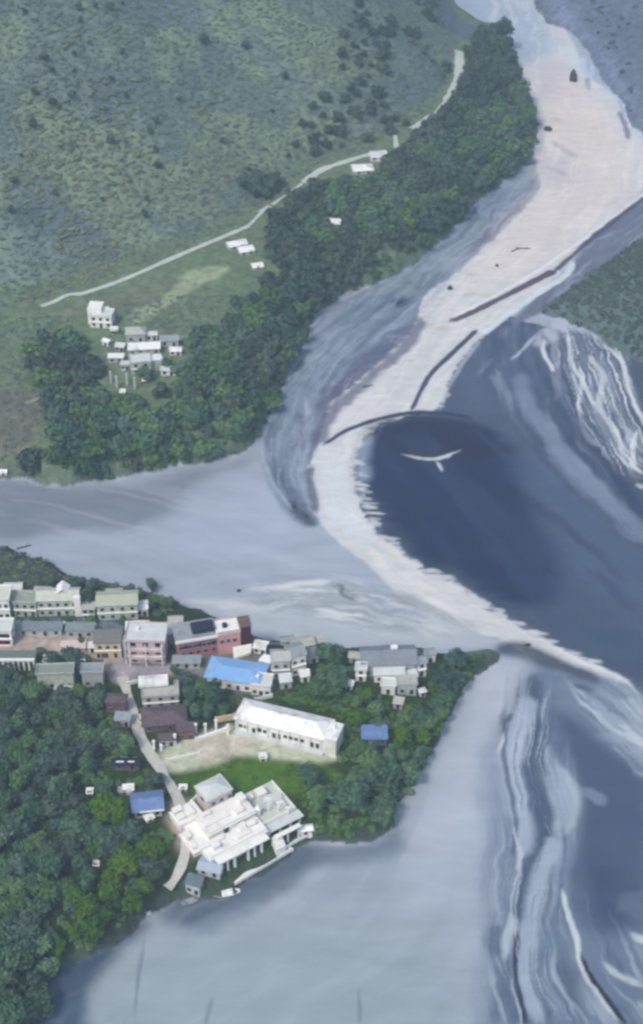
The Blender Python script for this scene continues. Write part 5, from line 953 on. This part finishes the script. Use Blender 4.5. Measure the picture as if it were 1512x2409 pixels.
rb = [o for o in COL.objects if o.name == 'red_building'][0]; BOX.append((rb.location.x, rb.location.y, math.cos(R(14)), math.sin(R(14)), 28, 9))
LANE = ground(smooth([(288, 1592), (300, 1630), (312, 1670), (322, 1712), (345, 1762), (372, 1800), (398, 1840), (420, 1880), (432, 1920), (440, 1975), (430, 2035), (405, 2085), (382, 2108)], False, 1))[:, :2]
ROADS = [ground(smooth(q, False, 1))[:, :2] for q in ([(98, 722), (190, 692), (300, 655), (400, 610), (500, 568), (585, 532), (635, 485), (715, 430), (755, 398), (850, 368), (880, 362)], [(968, 302), (1038, 258), (1060, 222), (1078, 180), (1080, 120)])]
def free(Q, m=2.5, front=5.0):
    ok = np.ones(len(Q), bool)
    for x, y, c, s, W_, D_ in BOX:
        lx = (Q[:, 0] - x) * c + (Q[:, 1] - y) * s; ly = -(Q[:, 0] - x) * s + (Q[:, 1] - y) * c
        ok &= ~((lx > -m) & (lx < W_ + m) & (ly > -front) & (ly < D_ + m * .6))
    ok &= seg_dist(Q, LANE, False) > 4.2
    for r_ in ROADS: ok &= seg_dist(Q, r_, False) > 4.5
    return ok
def scatter(polys, sp, m=2.5, front=5, jit=.42):
    out = []
    for pl in polys:
        g = ground(pl)[:, :2]; lo, hi = g.min(0), g.max(0); xs = np.arange(lo[0], hi[0], sp); yy = np.arange(lo[1], hi[1], sp * .9); A, B = np.meshgrid(xs, yy); A = A + (np.arange(len(yy)) % 2)[:, None] * sp * .5
        Q = np.stack([A.ravel(), B.ravel()], 1) + (rng.random((A.size, 2)) - .5) * 2 * sp * jit; Q = Q[inside(Q, g)]; out.append(Q)
    Q = np.concatenate(out); dd = np.maximum.reduce(land_d(Q)); Q = Q[(dd > .3)]; return Q[free(Q, m, front)]
R1 = [(-30, 1600), (60, 1625), (130, 1650), (220, 1650), (292, 1690), (306, 1740), (330, 1790), (360, 1830), (395, 1890), (412, 1940), (415, 2000), (385, 2070), (345, 2120), (300, 2175), (200, 2235), (125, 2290), (100, 2420), (-30, 2420)]
R2 = [(650, 1640), (760, 1545), (850, 1560), (850, 1640), (1000, 1640), (1020, 1570), (1130, 1545), (1080, 1640), (1045, 1740), (1000, 1800), (940, 1880), (915, 1960), (780, 1970), (700, 1925), (640, 1900), (700, 1850), (800, 1840), (840, 1770), (820, 1680)]
q1 = scatter([R1], 6.1); q2 = scatter([R2], 6.0)
pj = lambda x, y: (756 + FPX * x / (y * cp + CAM_H * sp), 0)
def to_px(Q):
    z = height(Q) - CAM_H; f = Q[:, 1] * cp - z * sp; return np.stack([756 + FPX * Q[:, 0] / f, 1204.5 - FPX * (Q[:, 1] * sp + z * cp) / f], 1)
u1 = to_px(q1)
for (x, y), (a, b) in zip(q1, u1):
    bright = (a > 230 and b > 1900 and b < 2260) or (a > 120 and b > 2120)
    if bright and random.random() < .75: tree(x, y, 'lite', 'bright green tree in the lower forest between the lane end and the river bank', 'bright green trees by the lane end')
    else:
        kd = random.choice(['haze', 'blue', 'dark', 'mid']) if (a < 190 and b < 2050) else random.choice(['dark', 'dark', 'mid', 'blue', 'haze']); tone = {'haze': 'greyish', 'blue': 'blue-green', 'dark': 'dark green', 'mid': 'mid green'}[kd]
        if b < 1760: wh = 'just below the left end of the town' if a < 160 else 'on the slope beside the brown-roofed huts left of the lane'
        elif b < 1920: wh = 'at the left edge of the frame level with the dusty yard' if a < 130 else 'around the dark hut and faded blue roof'
        elif b < 2080: wh = 'at the left edge of the frame level with the terraces' if a < 130 else 'opposite the terraces, left of the lane'
        elif b < 2240: wh = 'at the left edge of the frame level with the moored boats'
        else: wh = 'in the bottom left corner by the water'
        tree(x, y, kd, tone + ' tree ' + wh, tone + ' trees ' + wh)
for (x, y), (a, b) in zip(q2, to_px(q2)):
    if b < 1640: tree(x, y, random.choice(['dark', 'mid']), 'dark green tree between the grey sheds and the grey gable houses', 'trees among the grey houses') if a < 860 else tree(x, y, 'blue', 'dusky tree on the bank at the tip of the headland', 'trees at the headland tip')
    elif b < 1800: tree(x, y, random.choice(['mid', 'dark', 'lite']), 'green tree around the small blue-roofed shed on the headland', 'trees round the blue shed', random.uniform(.6, .95))
    else: tree(x, y, random.choice(['dark', 'dark', 'mid']), 'dark green tree on the steep bank right of the terraces', 'trees on the bank right of the terraces')
for x, y, k_, s_ in [(450, 1652, 'dark', 1.0), (476, 1640, 'mid', 1.1), (505, 1660, 'dark', 1.1), (490, 1690, 'dark', 1.0), (462, 1690, 'dark', .9), (522, 1682, 'mid', .8), (440, 1612, 'blue', .8)]:
    tree(x, y, k_, 'dark green tree in the clump between the flat-roofed house and the school', 'tree clump in the town centre', s_, px=True)
for x, y, s_, lb in [(92, 1600, .8, 'dark tree in front of the roofless shell, left side'), (128, 1580, .9, 'dark tree behind the roofless shell'), (182, 1590, 1.2, 'tall dark tree between the roofless shell and the pale gate house'), (168, 1560, .9, 'dark tree on the lower edge of the pink street'),
                     (212, 1440, .8, 'green tree between the two greenish houses'), (60, 1630, .9, 'dark tree below the pillared row'), (20, 1610, .9, 'dark tree under the left end of the pillared row'), (235, 1640, .7, 'dark tree behind the purplish roof hut'), (150, 1485, .45, 'small dark tree on the upper street')]:
    tree(x, y, 'blue', lb, None, s_, px=True)
for x, y, s_, lb in [(76, 1462, .45, 'small tree in front of the narrow white house of the upper row'), (108, 1466, .4, 'small tree in front of the gable-roofed greenish house, left of two'), (165, 1466, .45, 'small tree in front of the gable-roofed greenish house, right of two'), (214, 1470, .5, 'small tree in front of the narrow grey house of the upper row'), (290, 1470, .4, 'small tree in front of the pale green house'), (192, 1520, .5, 'tree standing in the dusty street beside the faded pink stall'), (100, 1545, .5, 'tree at the right end of the pillared row'), (205, 1560, .55, 'tree on the near edge of the dusty square'), (412, 1590, .5, 'small tree in front of the low grey-blue house')]:
    tree(x, y, 'mid', lb, None, s_, px=True)
tree(360, 1392, 'dark', 'lone slender dark tree standing above the town at the river edge', None, .55, px=True); tree(356, 1378, 'dark', 'smaller twin beside the lone dark tree at the river edge', None, .4, px=True)
for x, y in [(345, 1432), (365, 1425), (385, 1430), (400, 1428), (330, 1412)]: tree(x, y, 'mid', 'round green tree on the river edge behind the balcony house', 'river edge trees behind the balcony house', .6, px=True)
for x, y, s_ in [(180, 1385, .6), (270, 1400, .6), (310, 1398, .5), (215, 1392, .8), (120, 1378, .5), (40, 1385, .6)]: tree(x, y, 'blue', 'hazy dark tree on the bank behind the upper row of houses', 'bank trees behind the upper houses', s_, px=True)
tree(395, 872, 'dark', 'round dark tree beside the white cabin in the far hamlet', None, .9, px=True); tree(345, 892, 'dark', 'dark tree in front of the L-shaped far house', None, .9, px=True)
tree(1183, 95, 'blue', 'tall dark tree on the point where the far forest meets the upper river', None, 1.6, px=True)
for x, y in [(590, 450), (610, 440), (635, 455), (600, 465), (625, 470), (575, 445), (645, 440)]: tree(x, y, 'blue', 'dark tree in the round grove above the gap in the road', 'round grove above the road', 1.15, px=True)
# hillside dark bushes, one by one
for k_ in range(70):
    x = rng.uniform(20, 1000); y = rng.uniform(10, 640)
    if y > 690 - x * .36 - 30: continue
    tree(x, y, 'haze', 'dark bush dotted on the open hillside above the road', 'dark bushes on the open hillside', rng.uniform(.3, .62), name='bush', px=True)['category'] = 'bush'

# ------------------------------------------------------------------ masses nobody could count: geometry nodes on points
def gn_scatter(name, Q, protos_me, smin, smax, label=None, cat=None):
    """points carrying a scale; the shape is instanced on them"""
    for gi, pm in enumerate(protos_me):
        sub = Q[gi::len(protos_me)]
        if not len(sub): continue
        z = height(sub); me = bpy.data.meshes.new(name); me.vertices.add(len(sub)); me.vertices.foreach_set('co', np.column_stack([sub, z - .15]).astype(np.float32).ravel())
        a = me.attributes.new('size', 'FLOAT', 'POINT'); a.data.foreach_set('value', (smin + (smax - smin) * rng.random(len(sub))).astype(np.float32))
        a = me.attributes.new('turn', 'FLOAT_VECTOR', 'POINT'); a.data.foreach_set('vector', np.column_stack([rng.normal(0, .08, len(sub)), rng.normal(0, .08, len(sub)), rng.random(len(sub)) * 6.28]).astype(np.float32).ravel())
        o = bpy.data.objects.new(name, me); COL.objects.link(o); tag(o, label, cat, kind='stuff')
        ng = bpy.data.node_groups.new(name, 'GeometryNodeTree'); ng.interface.new_socket('Geometry', in_out='INPUT', socket_type='NodeSocketGeometry'); ng.interface.new_socket('Geometry', in_out='OUTPUT', socket_type='NodeSocketGeometry')
        n, l = ng.nodes, ng.links; i_ = n.new('NodeGroupInput'); o_ = n.new('NodeGroupOutput'); ip = n.new('GeometryNodeInstanceOnPoints'); oi = n.new('GeometryNodeObjectInfo'); oi.inputs['Object'].default_value = pm
        s_ = n.new('GeometryNodeInputNamedAttribute'); s_.data_type = 'FLOAT'; s_.inputs[0].default_value = 'size'; r_ = n.new('GeometryNodeInputNamedAttribute'); r_.data_type = 'FLOAT_VECTOR'; r_.inputs[0].default_value = 'turn'
        l.new(i_.outputs[0], ip.inputs['Points']); l.new(oi.outputs['Geometry'], ip.inputs['Instance']); l.new(s_.outputs[0], ip.inputs['Scale']); l.new(r_.outputs[0], ip.inputs['Rotation']); l.new(ip.outputs[0], o_.inputs[0])
        md = o.modifiers.new('scatter', 'NODES'); md.node_group = ng
def shrub_proto(kind, me, lb, px, py, s):
    """a real shrub of the scene, which also lends its shape to the masses"""
    o = bpy.data.objects.new('shrub', me); COL.objects.link(o); o.location = G1(px, py); o.rotation_euler[2] = 1.0; tag(o, lb, 'shrub'); return o
bm_ = lambda nm, sd, m, r=1.5, h=1.5, n=60, ls=.8: crown_mesh(nm, sd, r, h, -.2, n, ls, 3, m)
pr_hill = [shrub_proto('h', bm_('shrub', 1, L_HILL, 1.5, .45, 50, .6), 'pale shrub just above the left end of the straight road', 150, 672, 1), shrub_proto('h', bm_('shrub', 2, L_HILL, 1.9, .6, 60, .6), 'pale shrub just above the middle of the straight road', 420, 575, 1), shrub_proto('h', bm_('shrub', 3, L_OLIV, 1.9, .6, 60, .6), 'olive shrub on the slope above the left end of the road', 200, 640, 1)]
pr_wood = [shrub_proto('w', crown_mesh('crown', 51, 3.8, 5.5, 0, 260, 1.3, 6, L_DARK), 'dark round tree at the lower bank of the far woodland', 420, 1040, 1), shrub_proto('w', crown_mesh('crown', 52, 3.3, 6.0, 0, 260, 1.3, 5, L_BLUE), 'blue-green round tree at the right of the far woodland', 640, 780, 1), shrub_proto('w', crown_mesh('crown', 53, 4.2, 4.6, 0, 260, 1.3, 7, L_MID), 'mid green round tree beside the pale clearing', 560, 720, 1)]
pr_pale = [shrub_proto('w', crown_mesh('crown', 54, 3.9, 5.0, 0, 240, 1.3, 6, L_HDRK), 'hazy grey-green round tree just below the upper road', 905, 420, 1), shrub_proto('w', crown_mesh('crown', 55, 3.4, 5.6, 0, 240, 1.3, 5, L_HDRK), 'hazy grey-green tree at the left edge of the far woodland', 120, 830, 1)]
pr_low = [shrub_proto('l', bm_('shrub', 7, L_LITE, 1.1, .9), 'bright green shrub beside the dusty yard', 520, 1822, 1), shrub_proto('l', bm_('shrub', 8, L_MID, 1.3, 1.1), 'green shrub on the right edge of the dusty yard', 700, 1810, 1)]
pr_far = [shrub_proto('g', bm_('shrub', 12, leafmat('blue_grey_scrub', (100, 114, 136), (114, 130, 146)), 1.7, .7), 'blue-grey shrub on the top right bank above the river', 1485, 260, 1)]
pr_grass = [shrub_proto('l', bm_('shrub', 13, leafmat('meadow_green', (88, 122, 62), (118, 146, 84), .06, .3), 1.3, .7), 'yellow-green shrub in the meadow below the yard', 600, 1830, 1)]
pr_grey = [shrub_proto('g', bm_('shrub', 9, leafmat('grey_scrub', (92, 110, 118), (116, 134, 132)), 1.7, 1.3), 'grey-green shrub on the right-hand river bank', 1400, 700, 1)]
q = scatter([[(-80, 740), (98, 705), (190, 676), (400, 596), (590, 520), (650, 455), (740, 400), (860, 356), (960, 296), (1035, 240), (1055, 160), (1045, 20), (1000, -60), (-80, -60)]], 3.3)
gn_scatter('hill_scrub', q, pr_hill[:2], .6, 1.5); q = scatter([[(-80, 740), (98, 705), (190, 676), (330, 620), (520, 200), (560, 60), (100, 60), (-80, 300)]], 7.0)
q = q[(fbm(q[:, 0] / 40 + 5, q[:, 1] / 40, 3) > .52)]; gn_scatter('olive_scrub', q, pr_hill[2:], .9, 2.2)
WOOD = [[(180, 790), (215, 850), (260, 930), (330, 950), (420, 900), (430, 800), (545, 760), (610, 690), (612, 640), (640, 520), (720, 450), (870, 430), (970, 330), (1060, 260), (1100, 120), (1150, 60), (1195, 100), (1225, 200), (1260, 300), (1225, 390), (1050, 550), (890, 665), (735, 745), (690, 850), (625, 990), (590, 1060), (480, 1085), (250, 1130), (60, 1125), (130, 1010), (95, 950), (60, 870), (80, 790)]]
q = scatter(WOOD, 6.6, 3, 6); dW = to_px(q); keep = ~(((dW[:, 0] > 240) & (dW[:, 0] < 420) & (dW[:, 1] > 760) & (dW[:, 1] < 950)) & (rng.random(len(q)) < .75)); q = q[keep]; e = np.clip(1 + sdist(q, HILL) / 45, 0, 1); lf = (dW[keep][:, 0] < 330) * .35; hz = fbm(q[:, 0] / 22, q[:, 1] / 22, 3) + .25 * (rng.random(len(q)) - .5) < (.40 + .4 * e + lf * .4)
_e = scatter(WOOD + [R2], 4.2, 2, 3); _dd = np.maximum.reduce(land_d(_e)); _e = _e[_dd < 7]; gn_scatter('shore_scrub', _e, pr_low, 1.0, 2.4)
gn_scatter('woodland', q[~hz], pr_wood, .7, 1.7); gn_scatter('pale_woodland', q[hz], pr_pale, .7, 1.6)
q = scatter([[(600, 500), (650, 455), (740, 400), (860, 356), (960, 296), (1035, 240), (1055, 160), (1045, 20), (1000, -60), (850, -60), (800, 120), (740, 240), (600, 400)]], 9.0, 2, 4, .5); q = q[fbm(q[:, 0] / 25, q[:, 1] / 25, 3) > .5]; gn_scatter('hill_trees', q, pr_pale, .4, 1.2)
q = scatter([[(-60, 900), (80, 890), (130, 1010), (60, 1120), (-60, 1110)], [(-80, 760), (160, 740), (170, 800), (100, 900), (-80, 880)], [(200, 740), (420, 690), (560, 690), (600, 640), (600, 700), (540, 740), (430, 790), (300, 760)]], 3.4); gn_scatter('bank_scrub', q, pr_hill[:2], .6, 1.4)
q = scatter([[(400, 1835), (520, 1800), (560, 1785), (640, 1800), (790, 1815), (850, 1860), (700, 1900), (560, 1870), (440, 1890)], [(560, 1640), (720, 1560), (850, 1650), (850, 1760), (800, 1800), (790, 1680), (640, 1650)], R2], 2.6, 1.5, 2.5); u_ = to_px(q); md_ = (u_[:, 0] < 780) & (u_[:, 1] > 1780) & (u_[:, 1] < 1880); gn_scatter('garden_scrub', q[~md_], pr_low, .7, 1.6); gn_scatter('meadow', q[md_], pr_grass, .5, 1.3)
q = scatter([[(-20, 1380), (330, 1395), (400, 1440), (300, 1462), (-20, 1455)], [(-20, 1578), (85, 1575), (250, 1620), (290, 1680), (200, 1650), (-20, 1620)], [(400, 1580), (480, 1600), (640, 1640), (560, 1660), (420, 1690)]], 3.0, .4, 1.2); gn_scatter('town_garden_scrub', q, pr_low[1:], .6, 1.3)
q = scatter([R1], 3.4, 2, 3); gn_scatter('forest_undergrowth', q, pr_low[1:], .8, 1.9)
q = scatter([[(-60, 1290), (60, 1306), (150, 1354), (330, 1388), (400, 1418), (400, 1450), (320, 1450), (-60, 1400)]], 3.0, 1.5, 2.5); gn_scatter('town_bank_scrub', q[::2], pr_grey, .6, 1.3); gn_scatter('town_bank_scrub', q[1::2], pr_hill, .6, 1.3)
q = scatter([[(1270, 740), (1385, 650), (1530, 550), (1700, 480), (1700, 900), (1480, 830), (1420, 790), (1330, 750)]], 3.6); gn_scatter('right_bank_scrub', q, pr_grey, .6, 1.5)
q = scatter([[(1340, 0), (1440, 120), (1480, 220), (1540, 300), (1700, 250), (1600, -40)]], 9.0); q = q[fbm(q[:, 0] / 30, q[:, 1] / 30, 3) > .5]; gn_scatter('far_bank_scrub', q, pr_far, .8, 2.2)

# ------------------------------------------------------------------ the air
mb = MB().box(-6600, 6600, -1300, 3700, -6, CAM_H + 15); hm = bpy.data.materials.new('haze_air'); hm.use_nodes = True; hm.node_tree.nodes.remove(hm.node_tree.nodes['Principled BSDF'])
pv = hm.node_tree.nodes.new('ShaderNodeVolumePrincipled'); pv.inputs['Color'].default_value = (*HAZE_COLOR, 1); pv.inputs['Density'].default_value = HAZE_DENSITY; pv.inputs['Anisotropy'].default_value = .2
hm.node_tree.links.new(pv.outputs[0], hm.node_tree.nodes['Material Output'].inputs['Volume']); mb.build('haze', hm)['kind'] = 'stuff'
print('trees', NT[0], 'objects', len(COL.objects), 'verts', len(P))
